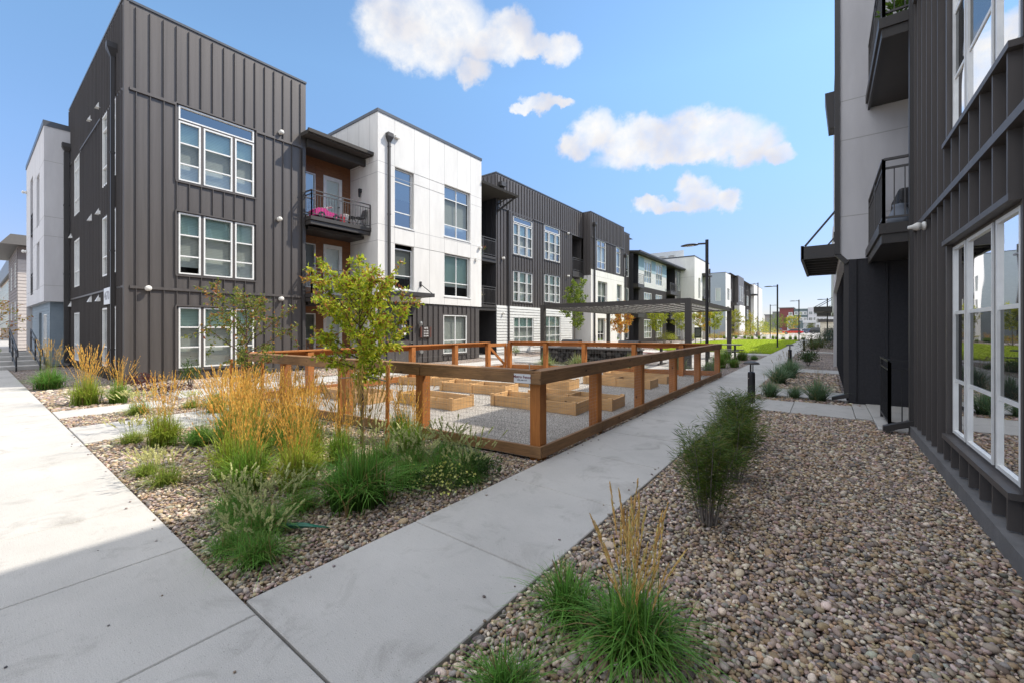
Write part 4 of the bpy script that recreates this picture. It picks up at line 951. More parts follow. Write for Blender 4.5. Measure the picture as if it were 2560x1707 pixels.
mb = MB(); mb.box(-13.79, -13.6, 66.35, 66.55, .2, 10.3); obj('downspout', mb, M['dark2'], be)
for k in range(5):
    mb = MB(); x = -23.2+k*1.45; mb.box(x-.42, x+.42, 60.2, 61.0, 10.82, 11.75); mb.lathe((x, 60.6, 11.752), [(.36,0),(.36,.08),(.1,.1)], 12); obj('condenser', mb, M['wire'], be)
mb = MB(); mb.box(-25, -16.2, 62.0, 62.05, 10.82, 12.7); obj('rooftop_screen', mb, mat('pale_screen', (.55,.58,.60)), be)

bgq = thing('apartment_building', 'farthest apartment building on the left with blue grey end wall and dark bays', 'building', (-13, 90, 0))
TGn = faceNY(74.6); go = [(-14.25,-13.4,7.3,9.4),(-14.25,-13.4,3.5,5.8)]
mb = MB(); wall(mb, TGn, -24, -13, 0, 10.6, [(-14.5,-13.7,6.0,8.1),(-14.5,-13.7,3.0,5.0)], .12); mb.quad((-13,74.6,10.6),(-24,74.6,10.6),(-24,79,10.6),(-13,79,10.6)); obj('blue_grey_wall', mb, M['bluegrey'], bgq)
for z in (6.0, 3.0): window(bgq, TGn, -14.5, -13.7, z, z+2.1, hz=(z+1.75,), panes=('glass',), blind='blind', rec=.05)
TGx = facePX(-13.0)
mb = MB(); wall(mb, TGx, 74.6, 79, 0, 10.6, [(76,78,6.2,8.2),(76,78,3.2,5.2)], .1); mb.quad((-13,79,0),(-14,79,0),(-14,79,10.6),(-13,79,10.6)); obj('white_stucco_wall', mb, M['stucco'], bgq); mb = MB(); mb.box(-14, -12.6, 85.5, 92, 0, 5.8); obj('white_bay', mb, M['stucco'], bgq)
for z in (6.2, 3.2): window(bgq, TGx, 76, 78, z, z+2, vs=(76.7, 77.3), panes=('skyglass',), blind='greyblind')
do_ = [(81,83.2,z,z+2.1) for z in (.5,3.4,6.4)]+[(95,98,z,z+2.1) for z in (.5,3.4,6.4)]+[(101,104,z,z+2.1) for z in (.5,3.4,6.4)]
mb = MB(); wall(mb, facePX(-13.6), 79, 107, 0, 11.0, do_, .12); battens(mb, facePX(-13.6), 79, 107, 0, 11, do_, .5); wall(mb, facePX(-12.8), 85.5, 92, 5.8, 11.2, [(87,88.4,6.6,9.4),(89.5,90.6,6.6,9.4)], .12); mb.quad((-12.8,85.5,5.8),(-14,85.5,5.8),(-14,85.5,11.2),(-12.8,85.5,11.2)); mb.quad((-12.8,92,5.8),(-14,92,5.8),(-14,92,11.2),(-12.8,92,11.2)); mb.quad((-13,79,11),(-24,79,11),(-24,107,11),(-13,107,11)); obj('dark_panel_wall', mb, M['dark'], bgq)
for a, b, c, d in do_: window(bgq, facePX(-13.6), a, b, c, d, vs=((a+b)/2,), panes=('glass',), blind='blind')
window(bgq, facePX(-12.8), 87, 88.4, 6.6, 9.4, panes=('glass',), blind='blind'); window(bgq, facePX(-12.8), 89.5, 90.6, 6.6, 9.4, panes=('glass',), blind='blind')
mb = MB(); mb.box(-24, -12.9, 107, 122, 0, 11.4); obj('white_end_block', mb, M['stucco'], bgq)
for bx_ in ((-13.4, -12.3, 80.5, 84, 5.6, 6.0), (-13.4, -12.3, 80.5, 84, 2.6, 3.0), (-13.4, -12.2, 105.5, 107.5, 8.8, 9.1)):
    mb = MB(); mb.box(*bx_); obj('balcony_deck', mb, M['bronze'], bgq)
for bx_ in ((-24, -13, 74.6, 79, 10.6), (-24, -12.9, 107, 122, 11.4)):
    mb = MB(); cap(mb, *bx_); obj('parapet_cap', mb, M['cap'], bgq)
for y in (85.2, 92.4, 100):
    mb = MB(); mb.box(-13.59, -13.4, y, y+.16, .1, 10.5); obj('downspout', mb, M['dark2'], bgq)

# far hotel at the end of the view, a low entrance hall and a small kiosk
def far_window_wall(par, x0, x1, y, z1, m, rows, cols, wn='window', fr=True):
    mb = MB(); mb.box(x0, x1, y, y+16, 0, z1); obj('wall', mb, m, par)
    for r in rows:
        for c_ in cols:
            window(par, faceNY(y-.02), c_-.95, c_+.95, r, r+1.9, vs=(c_,), panes=('skyglass',), blind='greyblind', rec=-.01, proud=.08, fw=.28 if fr else .1, bdepth=.008)
M['red'] = mat('dark_red_panel', (.22,.055,.05)); M['green'] = mat('sage_panel', (.13,.17,.17)); M['hotelgrey'] = mat('grey_panel', (.20,.21,.22))
bh = thing('hotel_building', 'long low hotel with a dark red end bay far beyond the parking lot', 'building', (-10, 300, 0))
far_window_wall(bh, -22.6, -15.6, 300, 13.4, M['red'], (9.0,), (-17.0,))
mb = MB(); mb.box(-18.6, -15.5, 298.6, 300, 0, 9.0); obj('wall', mb, M['greystucco'], bh); window(bh, faceNY(298.55), -17.9, -16.2, 5.9, 7.8, panes=('skyglass',), blind='greyblind', rec=-.01, bdepth=.008)
far_window_wall(bh, -15.45, -8.6, 300.4, 12.9, M['green'], (5.9, 9.3), (-14.2, -11.8, -9.8))
far_window_wall(bh, -8.5, -3.4, 299.6, 13.5, M['greystucco'], (5.9, 9.3), (-7.2, -4.9), fr=False)
far_window_wall(bh, -3.3, 4.5, 300.4, 13.0, M['hotelgrey'], (5.9, 9.3), (-1.9, .3, 2.6))
mb = MB(); mb.box(-23.2, -15.2, 299.4, 317, 13.42, 13.9); mb.box(-26.5, -22.7, 303, 318, 0, 11.6); obj('parapet_cap', mb, M['roof'], bh)
bt = thing('townhouse', 'tan flat roofed block left of the dark red hotel bay', 'building', (-29, 315, 0))
mb = MB(); mb.box(-31.5, -26.6, 312, 330, 0, 9.6); obj('wall', mb, mat('tan_wall', (.36,.32,.28)), bt); mb = MB(); mb.box(-31.9, -26.3, 311.6, 330, 9.6, 10.2); obj('roof', mb, M['roof'], bt)
window(bt, faceNY(311.98), -30.4, -29.0, 3.0, 7.8, panes=('skyglass',), blind='greyblind', rec=-.01, bdepth=.008)
bk = thing('entrance_hall', 'white entrance hall with square windows in front of the far hotel', 'building', (-2, 270, 0))
mb = MB(); mb.box(-4.4, 3.5, 270, 280, 0, 7.4); mb.box(-4.6, 3.7, 269.8, 280.2, 7.4, 7.8); mb.box(-9.6, -4.4, 270.4, 280, 0, 4.2); mb.box(-9.9, -4.4, 269.5, 280, 4.2, 5.6); obj('wall', mb, M['stucco'], bk)
for c_ in (-3.4, -1.8, -.2):
    for z in (1.0, 4.2): window(bk, faceNY(269.97), c_-.6, c_+.6, z, z+2.2, panes=('skyglass',), blind='greyblind', rec=-.01, bdepth=.008)
mb = MB(); mb.box(-9.3, -4.5, 270.3, 270.38, .6, 4.0); obj('shop_window', mb, M['skyglass'], bk)
bs = thing('garage_kiosk', 'small cream garage with flat dark roof past the bollards', 'building', (.6, 100, 0))
mb = MB(); mb.box(-.9, 3.5, 100, 106, 0, 2.7); obj('wall', mb, mat('cream_wall', (.62,.57,.46)), bs); mb = MB(); mb.box(-1.2, 3.8, 99.6, 106.4, 2.7, 3.25); obj('roof', mb, M['bronze'], bs)
mb = MB(); mb.box(-.3, 3.2, 99.93, 99.99, 0, 1.5); obj('garage_door', mb, mat('taupe_door', (.20,.17,.14)), bs)

# far left neighbours
bn = thing('townhouse', 'beige lap sided townhouse with a flat brown eave beyond the left corner', 'building', (-60, 6, 0))
TNy, TNx = faceNY(2.24), facePX(-46.0)
no = [(-48.6,-47.6,2.2,3.6),(-48.6,-47.6,4.6,6.4),(-53,-51.8,2.2,3.6),(-53,-51.8,4.6,6.4)]
M['tan'] = mat('beige_lap_siding', (.48,.43,.40), rough=.7); M['taupe'] = mat('taupe_lap_siding', (.22,.19,.18), rough=.7)
mb = MB(); wall(mb, TNx, 2.24, 14, 0, 6.5); lap(mb, TNx, 2.24, 14, .2, 6.5, (), .24, .03); obj('lap_siding', mb, M['tan'], bn)
mb = MB(); wall(mb, TNy, -55.7, -46, 0, 7.4, no, .1); lap(mb, TNy, -55.7, -46, .2, 7.3, no, .24, .03); mb.quad((-46,2.24,6.5),(-46,14,6.5),(-46,14,7.4),(-46,2.24,7.4)); mb.quad((-55.7,2.24,0),(-55.7,14,0),(-55.7,14,7.4),(-55.7,2.24,7.4)); obj('wall', mb, M['taupe'], bn)
for a, b, c, d in no: window(bn, TNy, a, b, c, d, hz=(c+1,), panes=('skyglass',), blind='greyblind')
mb = MB(); mb.box8([(-56.5,1.4,7.4),(-45,1.4,7.4),(-45,15,7.4),(-56.5,15,7.4),(-56,1.9,8.2),(-45.6,1.9,8.2),(-45.6,15,8.2),(-56,15,8.2)]); obj('roof', mb, M['bronze'], bn)
bo_ = thing('office_building', 'distant office block with teal glass bands and tan brick at the far left edge', 'building', (-100, 8, 0))
mb = MB(); mb.box(-125, -85, 4, 30, 0, 10.6); obj('wall', mb, mat('tan_brick', (.38,.26,.16), (.32,.22,.14)), bo_)
mb = MB(); mb.box(-125.5, -84.9, 3.6, 30, 9.2, 11.4); obj('roof', mb, M['cap'], bo_)
for z in (1.6, 5.6):
    window(bo_, faceNY(3.9), -124, -85.5, z, z+3.0, vs=[-124+3.2*k for k in range(1, 12)], hz=(z+1.2,), panes=('tealglass',), blind='greyblind', rec=-.01, proud=.06, bdepth=.05)
    window(bo_, facePX(-84.9), 4.5, 29, z, z+3.0, vs=[4.5+3*k for k in range(1, 8)], panes=('tealglass',), blind='greyblind', rec=-.01, proud=.06, bdepth=.05)

# ------------------------------------------------------------------ cedar garden fence with welded wire
fe = thing('wooden_fence', 'reddish cedar post and rail fence with wire mesh around the planter beds', 'fence', (-6.4, 8.8, 0))
def fpost(p, mt, h=1.02, w_=.15):
    mb = MB(); x, y = p; mb.box(x-w_/2, x+w_/2, y-w_/2, y+w_/2, -.1, h); return obj('post', mb, mt, fe, bevel=.006)
def on(a, b, t): return (a[0]+(b[0]-a[0])*t, a[1]+(b[1]-a[1])*t)
def ry(yv): return (-2.85, yv)
def fx(xv): return (xv, fence_y(xv))
right = [ry(y) for y in (4.30, 5.90, 7.80, 10.0, 12.3, 14.93)]
front = [fx(x) for x in (-4.76, -6.51, -8.35, -9.83)]
back = [(-9.9, y) for y in (5.0, 6.45, 8.1, 9.9, 11.6, 12.9)]
far = [on(P2, P3, t) for t in (.2, .40, .64, .85)]
for p in right: fpost(p, M['cedarz'])
for p in front+back+far: fpost(p, M['cedarz'])
def frail(name, a, b, z0, z1, mt, out=(0, 0), th=.045):
    mb = MB(); mb.bar((a[0]+out[0], a[1]+out[1], (z0+z1)/2), (b[0]+out[0], b[1]+out[1], (z0+z1)/2), th, z1-z0); return obj(name, mb, mt, fe, bevel=.004)
# corner to corner rails: near right side faces the path
fz = [ry(4.215)]+right[1:-1]+[ry(15.0)]
frail('top_rail', (-2.755, 4.19), (-2.755, 9.98), .92, 1.045, M['raily']); frail('top_rail', (-2.755, 9.99), (-2.755, 15.05), .92, 1.045, M['raily'])
frail('cap_rail', (-2.83, 4.19), (-2.83, 9.98), 1.046, 1.082, M['raily'], th=.19); frail('cap_rail', (-2.83, 9.99), (-2.83, 15.05), 1.046, 1.082, M['raily'], th=.19)
for a, b in zip(fz, fz[1:]): frail('bottom_rail', (-2.755, a[1]+.003), (-2.755, b[1]-.003), .03, .165, M['raily'])
a0, a1 = (-2.735, fence_y(-2.735)-.095), (-9.95, fence_y(-9.95)-.095)
for t0, t1 in ((0, .272), (.2735, .52), (.5215, 1)):
    frail('top_rail', on(a0, a1, t0), on(a0, a1, t1), .92, 1.045, M['railx'])
    frail('cap_rail', (on(a0, a1, t0)[0]-(.11 if t0 == 0 else 0), on(a0, a1, t0)[1]+.075), (on(a0, a1, t1)[0], on(a0, a1, t1)[1]+.075), 1.046, 1.082, M['railx'], th=.17)
    frail('bottom_rail', on(a0, a1, t0), on(a0, a1, t1), .03, .165, M['railx'])
for a, b in (((-9.995, 3.56), (-9.995, 11.66)),): frail('top_rail', a, b, .92, 1.045, M['cedary']); frail('cap_rail', (a[0]+.08, a[1]), (b[0]+.08, b[1]), 1.046, 1.082, M['cedary'], th=.17); frail('bottom_rail', a, b, .02, .18, M['cedary'])
f0, f1 = (-9.93, 12.98), (-2.82, 15.09)
frail('top_rail', f0, f1, .92, 1.045, M['cedarx']); frail('cap_rail', (f0[0], f0[1]-.07), (f1[0]-.12, f1[1]-.1), 1.046, 1.082, M['cedarx'], th=.17); frail('bottom_rail', f0, f1, .02, .18, M['cedarx'])
gt = MB(); gt.bar((-9.99, 11.70, .96), (-9.99, 12.80, .96), .05, .12); gt.bar((-9.99, 11.70, .12), (-9.99, 12.80, .12), .05, .12); gt.bar((-9.99, 11.74, .18), (-9.99, 11.74, .9), .06, .09); gt.bar((-9.99, 12.76, .18), (-9.99, 12.76, .9), .06, .09); gt.bar((-9.99, 11.78, .9), (-9.99, 12.72, .18), .045, .09)
obj('gate', gt, M['cedary'], fe)
def wire_panel(a, b, z0, z1, pitch=.051, r=.0011, inset=(0, 0)):
    mb = MB(); L = math.hypot(b[0]-a[0], b[1]-a[1]); n = int(L/pitch)
    A, B = Vector((a[0]+inset[0], a[1]+inset[1], 0)), Vector((b[0]+inset[0], b[1]+inset[1], 0))
    for i in range(n+1):
        q = A.lerp(B, i/n); mb.tube([(q.x, q.y, z0), (q.x, q.y, z1)], r, 3, cap=False)
    for z in np.arange(z0, z1, pitch*2 if pitch > .055 else pitch): mb.tube([(A.x, A.y, z), (B.x, B.y, z)], r, 3, cap=False)
    return obj('wire_mesh', mb, M['wire'], fe)
for a, b in zip(right, right[1:]): wire_panel(ry(a[1]+.07), ry(b[1]-.07), .1, .96, inset=(.06, 0))
fr = [fx(-2.93)]+front
for a, b in zip(fr, fr[1:]): wire_panel(a, b, .1, .96, inset=(0, -.06))
bk_ = [(-9.9, 3.65)]+back[:-1]
for a, b in zip(bk_, bk_[1:]): wire_panel(a, b, .1, .96, .1, .0013, inset=(-.06, 0))
for a, b in zip([P2]+far, far+[P3]): wire_panel(a, b, .1, .96, .1, .0013)

def text_mesh(name, body, size, mt, parent, mw, align='CENTER'):
    cu = bpy.data.curves.new(name, 'FONT'); cu.body = body; cu.size = size; cu.align_x = align; cu.align_y = 'CENTER'; cu.extrude = 0.0008; cu.offset = size*.02; cu.resolution_u = 3
    tmp = bpy.data.objects.new('tmp', cu); COL.objects.link(tmp)
    bpy.context.view_layer.update()
    me = bpy.data.meshes.new_from_object(tmp.evaluated_get(bpy.context.evaluated_depsgraph_get()))
    bpy.data.objects.remove(tmp); bpy.data.curves.remove(cu)
    off = Vector(ROOT[parent.name]); me.transform(Matrix.Translation(-off) @ mw)
    me.materials.clear(); return finish(name, me, mt, parent)
M['ink'] = mat('black_ink', (.03,.025,.03)); M['redink'] = mat('maroon_ink', (.16,.02,.03)); M['greyink'] = mat('grey_ink', (.25,.25,.28))
M['signwhite'] = mat('white_sign_sheet', (.70,.71,.74), rough=.4)
def face_mw(p, s_dir):  # text plane: x along s_dir, y up
    s = Vector(s_dir).normalized(); z = Vector((0, 0, 1)); n = s.cross(z)
    return Matrix(((s.x, z.x, n.x, p[0]), (s.y, z.y, n.y, p[1]), (s.z, z.z, n.z, p[2]), (0, 0, 0, 1)))
sd = Vector((a0[0]-a1[0], a0[1]-a1[1], 0)).normalized(); nn = Vector((sd.y, -sd.x, 0))
sc_ = Vector((a0[0], a0[1], .982)) - sd*.255 + nn*.0228
sg = thing('sign', 'small white metal maker plate on the front fence rail beside the near corner post', 'sign', tuple(sc_))
mb = MB(); mb.bar(tuple(sc_+nn*.002-sd*.118), tuple(sc_+nn*.002+sd*.118), .004, .112); obj('plate', mb, M['signwhite'], sg)
text_mesh('lettering', 'Metro Fence', .049, M['redink'], sg, face_mw(sc_+nn*.0046+Vector((0,0,.018)), sd))
text_mesh('lettering', '(303) 468-1317', .022, M['ink'], sg, face_mw(sc_+nn*.0046+Vector((0,0,-.02)), sd))
# building number plate and directory sign
ns = thing('sign', 'pale square building number plate on the shaded dark flank wall', 'sign', (-17.85, 2.66, 2.6))
mb = MB(); mb.box(-18.30, -17.40, 2.655, 2.685, 2.33, 2.84); obj('plate', mb, M['signwhite'], ns)
text_mesh('lettering', '4670', .37, M['greyink'], ns, face_mw((-17.85, 2.653, 2.585), (1, 0, 0)))
ds_ = thing('sign', 'dark brown unit directory sign beside the ground floor entry door', 'sign', (-15, 13.06, 1.4))
mb = MB(); mb.box(-15.02, -14.97, 12.80, 13.33, 1.15, 1.65); obj('board', mb, mat('brown_sign', (.045,.03,.026)), ds_)
mb = MB(); mb.box(-15.018, -14.966, 12.75, 12.80, 1.15, 1.65); mb.box(-15.018, -14.966, 13.33, 13.38, 1.15, 1.65); obj('edge_band', mb, mat('rust_band', (.16,.06,.045)), ds_)
for z, tx, sz in ((1.585,'4670',.11),(1.45,'101-102',.085),(1.335,'201-204',.085),(1.225,'301-304',.085)):
    text_mesh('lettering', tx, sz, M['white'], ds_, face_mw((-14.968, 13.065, z), (0, 1, 0)))

# ------------------------------------------------------------------ raised planter beds
def planter(w_, d_, h=.22, mid=True):
    t = thing('planter_box', '', 'planter', (0, 0, 0), 0, 'cedar planter beds inside the fence')
    th = .025; n = 2; bh = h/n
    for nm, args in (('front_board', (0, w_, 0, th, 'x')), ('back_board', (0, w_, d_-th, d_, 'x')), ('end_board', (0, th, th, d_-th, 'y')), ('end_board', (w_-th, w_, th, d_-th, 'y'))):
        mb = MB()
        for k in range(n): mb.box(args[0], args[1], args[2], args[3], k*bh+.003, (k+1)*bh)
        obj(nm, mb, M['pine'+args[4]], t, bevel=.003)
    if mid:
        mb = MB(); mb.box(w_*.48, w_*.48+th, th, d_-th, .003, h); obj('divider', mb, M['piney'], t)
    for x, y in ((.045, -.002), (w_-.045, -.002), (.045, d_+.002), (w_-.045, d_+.002)) + (((w_*.49, -.002),) if mid else ()):
        mb = MB(); mb.box(x-.045, x+.045, y-.02, y+.02, .001, h+.03); obj('corner_post', mb, M['pinez'], t, bevel=.004)
    mb = MB(); mb.quad((th, th, .05), (w_-th, th, .05), (w_-th, d_-th, .05), (th, d_-th, .05)); obj('soil', mb, M['crushed'], t)
    return t
long_, short_ = planter(1.95, .66), planter(1.62, .62, mid=False)
PL = [(long_, -5.62, 6.68, 4, 'long empty planter bed in the half shaded gravel, closest to the near corner post'),
      (long_, -5.25, 7.52, 2, 'empty planter bed right behind the nearest long bed, its right end past a fence post'),
      (short_, -7.42, 5.68, 2, 'short sunlit planter bed seen between two front fence posts'),
      (long_, -8.0, 7.45, 9, 'long sunlit planter bed in two bays behind the short front bed'),
      (long_, -9.75, 7.5, 26, 'skewed planter bed deepest towards the white block behind the young tree'),
      (short_, -9.3, 5.05, 3, 'planter bed in the left corner, half hidden by tall orange grass'),
      (long_, -5.65, 10.9, 1, 'far right planter bed closest behind the right side posts'),
      (long_, -5.6, 12.15, 2, 'rearmost planter bed close to the far fence rail'),
      (short_, -8.2, 10.5, 12, 'small planter bed by the gate end, beside the thin standpipe'),
      (short_, -6.9, 9.3, 4, 'planter bed in full sun between the standpipe and the right rear beds')]
used = set()
for src, x, y, dg, lab in PL:
    if id(src) not in used:
        used.add(id(src)); src.location = (x, y, -.012); src.rotation_euler = (0, 0, R(dg)); src['label'] = lab
    else: dup(src, (x, y, -.012), R(dg), lab)
mb = MB(); mb.tube([(-6.35, 9.15, -.02), (-6.35, 9.15, .62), (-6.30, 9.15, .66), (-6.22, 9.15, .62)], .013, 8); tag(obj('standpipe', mb, M['wire']), 'thin grey standpipe rising from the garden gravel', 'water pipe')

# ------------------------------------------------------------------ pergola, counter, grills, tables
pg = thing('pergola', 'dark steel pergola with a flat white lattice roof beyond the fence', 'pergola', (-8, 22.5, 0))
for x, y in ((-4.35, 17.3), (-4.6, 27.5), (-11.5, 17.8), (-12.6, 28.2)):
    mb = MB(); mb.box(x-.11, x+.11, y-.11, y+.11, 0, 2.76); mb.box(x-.17, x+.17, y-.17, y+.17, .0, .02); obj('post', mb, M['bronze'], pg, bevel=.008)
for a, b in (((-4.35,17.3),(-11.5,17.8)), ((-4.35,17.3),(-4.6,27.5)), ((-4.6,27.5),(-12.6,28.2)), ((-11.5,17.8),(-12.6,28.2))):
    mb = MB(); mb.bar((*a, 2.68), (*b, 2.68), .13, .20); obj('beam', mb, M['bronze'], pg)
mb = MB()
for k in range(1, 30):
    t = k/30; a = on((-4.36, 17.38), (-4.6, 27.4), t); b = on((-11.45, 17.9), (-12.5, 28.1), t)
    mb.bar((*a, 2.70), (*b, 2.70), .02, .06, 1)
    for j in range(16):
        u0 = (j+(.5 if k % 2 else 0))/16.5; mb.bar((*on(a, b, u0), 2.645), (*on(a, b, u0+.030), 2.645), .022, .035, 0)
obj('lattice_roof', mb, [mat('cream_slats', (.56,.54,.49), rough=.6), M['bronze']], pg)
mb = MB()
for k in range(1, 14):
    t = k/14; mb.bar((*on((-4.4, 17.4), (-11.4, 17.9), t), 2.59), (*on((-4.65, 27.4), (-12.5, 28.1), t), 2.59), .02, .05)
obj('cross_slats', mb, M['bronze'], pg)
ct = thing('counter_wall', 'low dark masonry cooking counter behind the far garden fence', 'counter', (-8, 16.2, 0))
mb = MB(); mb.box(-10.4, -5.9, 15.95, 16.55, 0, .70); obj('base', mb, gravel_ground_mat('split_face_block', [(.06,.06,.058),(.09,.085,.08),(.05,.05,.05)], 6, .6), ct)
mb = MB(); mb.box(-10.45, -5.85, 15.9, 16.6, .701, .76); obj('worktop', mb, M['footing'], ct, bevel=.01)
def grill(x, lab):
    t = thing('grill', lab, 'grill', (x, 16.25, .761), 0, 'built in grills on the counter')
    mb = MB(); mb.box(x-.42, x+.42, 15.98, 16.5, .763, .90); obj('body', mb, mat('steel', (.42,.38,.33), rough=.35, metal=.6), t, bevel=.01)
    mb = MB(); mb.box8([(x-.42,15.97,.905),(x+.42,15.97,.905),(x+.42,16.5,.905),(x-.42,16.5,.905),(x-.42,16.12,1.09),(x+.42,16.12,1.09),(x+.42,16.45,1.09),(x-.42,16.45,1.09)]); obj('lid', mb, M['black'], t, bevel=.03)
    mb = MB()
    for k in range(4): mb.tube([(x-.28+k*.185, 15.98, .83), (x-.28+k*.185, 15.95, .83)], .022, 8)
    obj('knobs', mb, M['black'], t)
grill(-9.0, 'left of the two grills on the counter, under the green young maple'); grill(-6.35, 'right grill with black lid at the counter end, close to the pergola post')
def picnic(x, y, top, lab, rz=0):
    t = thing('picnic_table', lab, 'table', (x, y, 0), rz, 'picnic tables at the pergola')
    mb = MB(); mb.box(x-.9, x+.9, y-.38, y+.38, .72, .765); obj('tabletop', mb, top, t, bevel=.01)
    for s_ in (-1, 1):
        mb = MB(); mb.box(x-.9, x+.9, y+s_*.78-.14, y+s_*.78+.14, .43, .47); obj('seat', mb, top, t, bevel=.01)
        mb = MB(); mb.bar((x+s_*.62, y-.1, .0), (x+s_*.62, y-.1, .72), .07, .2); mb.bar((x+s_*.62, y-.85, .40), (x+s_*.62, y+.85, .40), .06, .06); mb.box(x+s_*.62-.04, x+s_*.62+.04, y-.5, y+.5, .0, .05); obj('leg', mb, M['bronze'], t)
    return t
picnic(-4.35, 24.0, M['footing'], 'grey picnic table beside the far right pergola post')
picnic(-6.4, 18.6, mat('red_top', (.30,.035,.04)), 'red topped picnic table under the near edge of the pergola')
bn_ = thing('trash_bin', 'dark round litter bin under the pergola by its near post', 'bin', (-4.9, 18.6, 0))
mb = MB(); mb.lathe((-4.9, 18.6, 0), [(.24, 0), (.28, .05), (.28, .8), (.26, .84)], 16); obj('body', mb, M['black'], bn_, smooth=True); mb = MB(); mb.lathe((-4.9, 18.6, .845), [(.29, 0), (.29, .05), (.12, .12)], 16); obj('lid', mb, M['bronze'], bn_)

# ------------------------------------------------------------------ lamps and bollards
def street_lamp(x, y, h, lab, arm=.75, r=.058, dirx=-1, base=.0):
    t = thing('street_lamp', lab, 'lamp post', (x, y, 0), 0, 'pole lamps along the green')
    mb = MB(); mb.tube([(x, y, base), (x, y, h)], r, 12); mb.lathe((x, y, base), [(r*2.3, 0), (r*2.3, .03), (r*1.3, .07)], 12); obj('pole', mb, M['black'], t, smooth=False)
    mb = MB(); mb.bar((x, y, h-.14), (x+dirx*.32, y, h-.12), .05, .06); obj('arm', mb, M['black'], t)
    mb = MB(); cx = x+dirx*(.30+arm*.42); ln = arm*.45
    mb.lathe((0, 0, 0), [(.03, .055), (.12, .05), (.21, .015), (.22, 0), (.2, -.02)], 16)
    mb.v = [(cx+a*ln/.22, y+b*.85, h-.14+c) for a, b, c in mb.v]; hd = obj('lamp_head', mb, M['black'], t, smooth=True)
    mb = MB(); mb.box(cx-ln*.5, cx+ln*.5, y-.09, y+.09, h-.168, h-.158); obj('lens', mb, M['lampwhite'], hd)
    if base:
        mb = MB(); mb.lathe((x, y, 0), [(.3, 0), (.3, base)], 14); obj('footing', mb, M['footing'], t)
street_lamp(-3.56, 16.8, 4.9, 'nearest and tallest looking black pole lamp, just past the fence corner')
street_lamp(-3.18, 40.3, 5.15, 'black pole lamp standing in the lawn by the path')
street_lamp(-2.62, 61.2, 5.0, 'black pole lamp at the far end of the lawn shade')
street_lamp(.12, 58, 4.9, 'thin pole lamp against the right hand building edge')
street_lamp(-6.9, 75.5, 5.2, 'distant pole lamp with its head turned right, left of the red end bay', dirx=1)
street_lamp(-9.4, 83, 9.4, 'tall slim parking pole on a round concrete footing', .5, .08, base=.9)
street_lamp(-11.2, 88, 8.6, 'slim pole just left of the tall pole with the concrete footing', .5, .07)
def bollard(x, y, lab):
    t = thing('bollard_light', lab, 'bollard light', (x, y, 0), 0, 'black bollard lights along the path')
    mb = MB(); mb.lathe((x, y, -.05), [(.072, 0), (.072, .66), (.066, .70), (.03, .71)], 18); obj('post', mb, M['black'], t, smooth=False)
    mb = MB()
    for k in range(3):
        a = 2.1*k+.4; mb.tube([(x+.03*math.cos(a), y+.03*math.sin(a), .655), (x+.03*math.cos(a), y+.03*math.sin(a), .83)], .011, 6)
    obj('stem', mb, M['black'], t)
    mb = MB(); mb.lathe((x, y, .825), [(.155, 0), (.16, .012), (.13, .04), (.05, .06)], 20); obj('cap', mb, M['bronze'], t, smooth=True)
    mb = MB(); mb.tube([(x-.045, y-.058, .52), (x-.049, y-.062, .52)], .008, 8); obj('screw', mb, M['lampwhite'], t)
    return t
b0 = bollard(-1.29, 10.3, 'nearest black bollard light behind the feathery shrubs')
for x, y, l in ((-1.27, 22.0, 'second black bollard light, rising from the blue green grass clump'), (-1.26, 36.5, 'third bollard light along the path, beside the rounded dark shrub'), (-1.1, 47, 'small far bollard light beyond the rounded dark shrub'), (-.6, 62, 'left of two tiny bollards near the cream garage'), (-.1, 63, 'right of two tiny bollards near the cream garage')):
    dup(b0, (x, y, 0), 0, l)

# garden information sign, planter by the lawn
si = thing('sign', 'dark notice board on two legs in front of the white end block', 'sign', (-10.6, 46, 0))
mb = MB(); mb.box(-10.95, -10.25, 45.98, 46.03, .55, 1.65); obj('board', mb, M['black'], si)
mb = MB()
for x in (-10.85, -10.35): mb.box(x-.03, x+.03, 46.035, 46.08, 0, 1.6)
obj('legs', mb, M['bronze'], si)
mb = MB()
for k in range(7): mb.box(-10.85, -10.45+.12*((k*5) % 3)/2, 45.972, 45.979, 1.42-k*.11, 1.445-k*.11)
obj('lines', mb, M['greyink'], si)

# ------------------------------------------------------------------ balcony belongings
tc_ = thing('toy_car', 'pink ride on toy car with white trim behind the upper balcony railing', 'toy car', (-15.9, 8.75, 5.84))
M['pink'] = mat('pink_plastic', (.72,.05,.27), rough=.35); M['toyred'] = mat('red_plastic', (.6,.03,.05), rough=.35)
mb = MB()
prof = [(0,.12),(0,.34),(.1,.42),(.42,.44),(.5,.36),(.85,.32),(1.0,.24),(1.05,.12)]
for i in range(len(prof)-1):
    (a, b), (c, d) = prof[i], prof[i+1]; X0, X1 = -16.2, -15.66
    mb.quad((X0,8.15+a,5.84+b),(X1,8.15+a,5.84+b),(X1,8.15+c,5.84+d),(X0,8.15+c,5.84+d))
for X in (-16.2, -15.66): mb.poly([(X, 8.15+a, 5.84+b) for a, b in prof])
mb.quad((-16.2,8.15,5.96),(-15.66,8.15,5.96),(-15.66,9.2,5.96),(-16.2,9.2,5.96)); obj('body', mb, M['pink'], tc_)
for y in (8.38, 8.98):
    for x in (-16.2, -15.66):
        mb = MB(); mb.tube([(x-.05, y, 5.985), (x+.05, y, 5.985)], .135, 14); obj('wheel', mb, M['black'], tc_)
        mb = MB(); mb.tube([(x-.057, y, 5.985), (x+.057, y, 5.985)], .05, 8); obj('hubcap', mb, M['pink'], tc_)
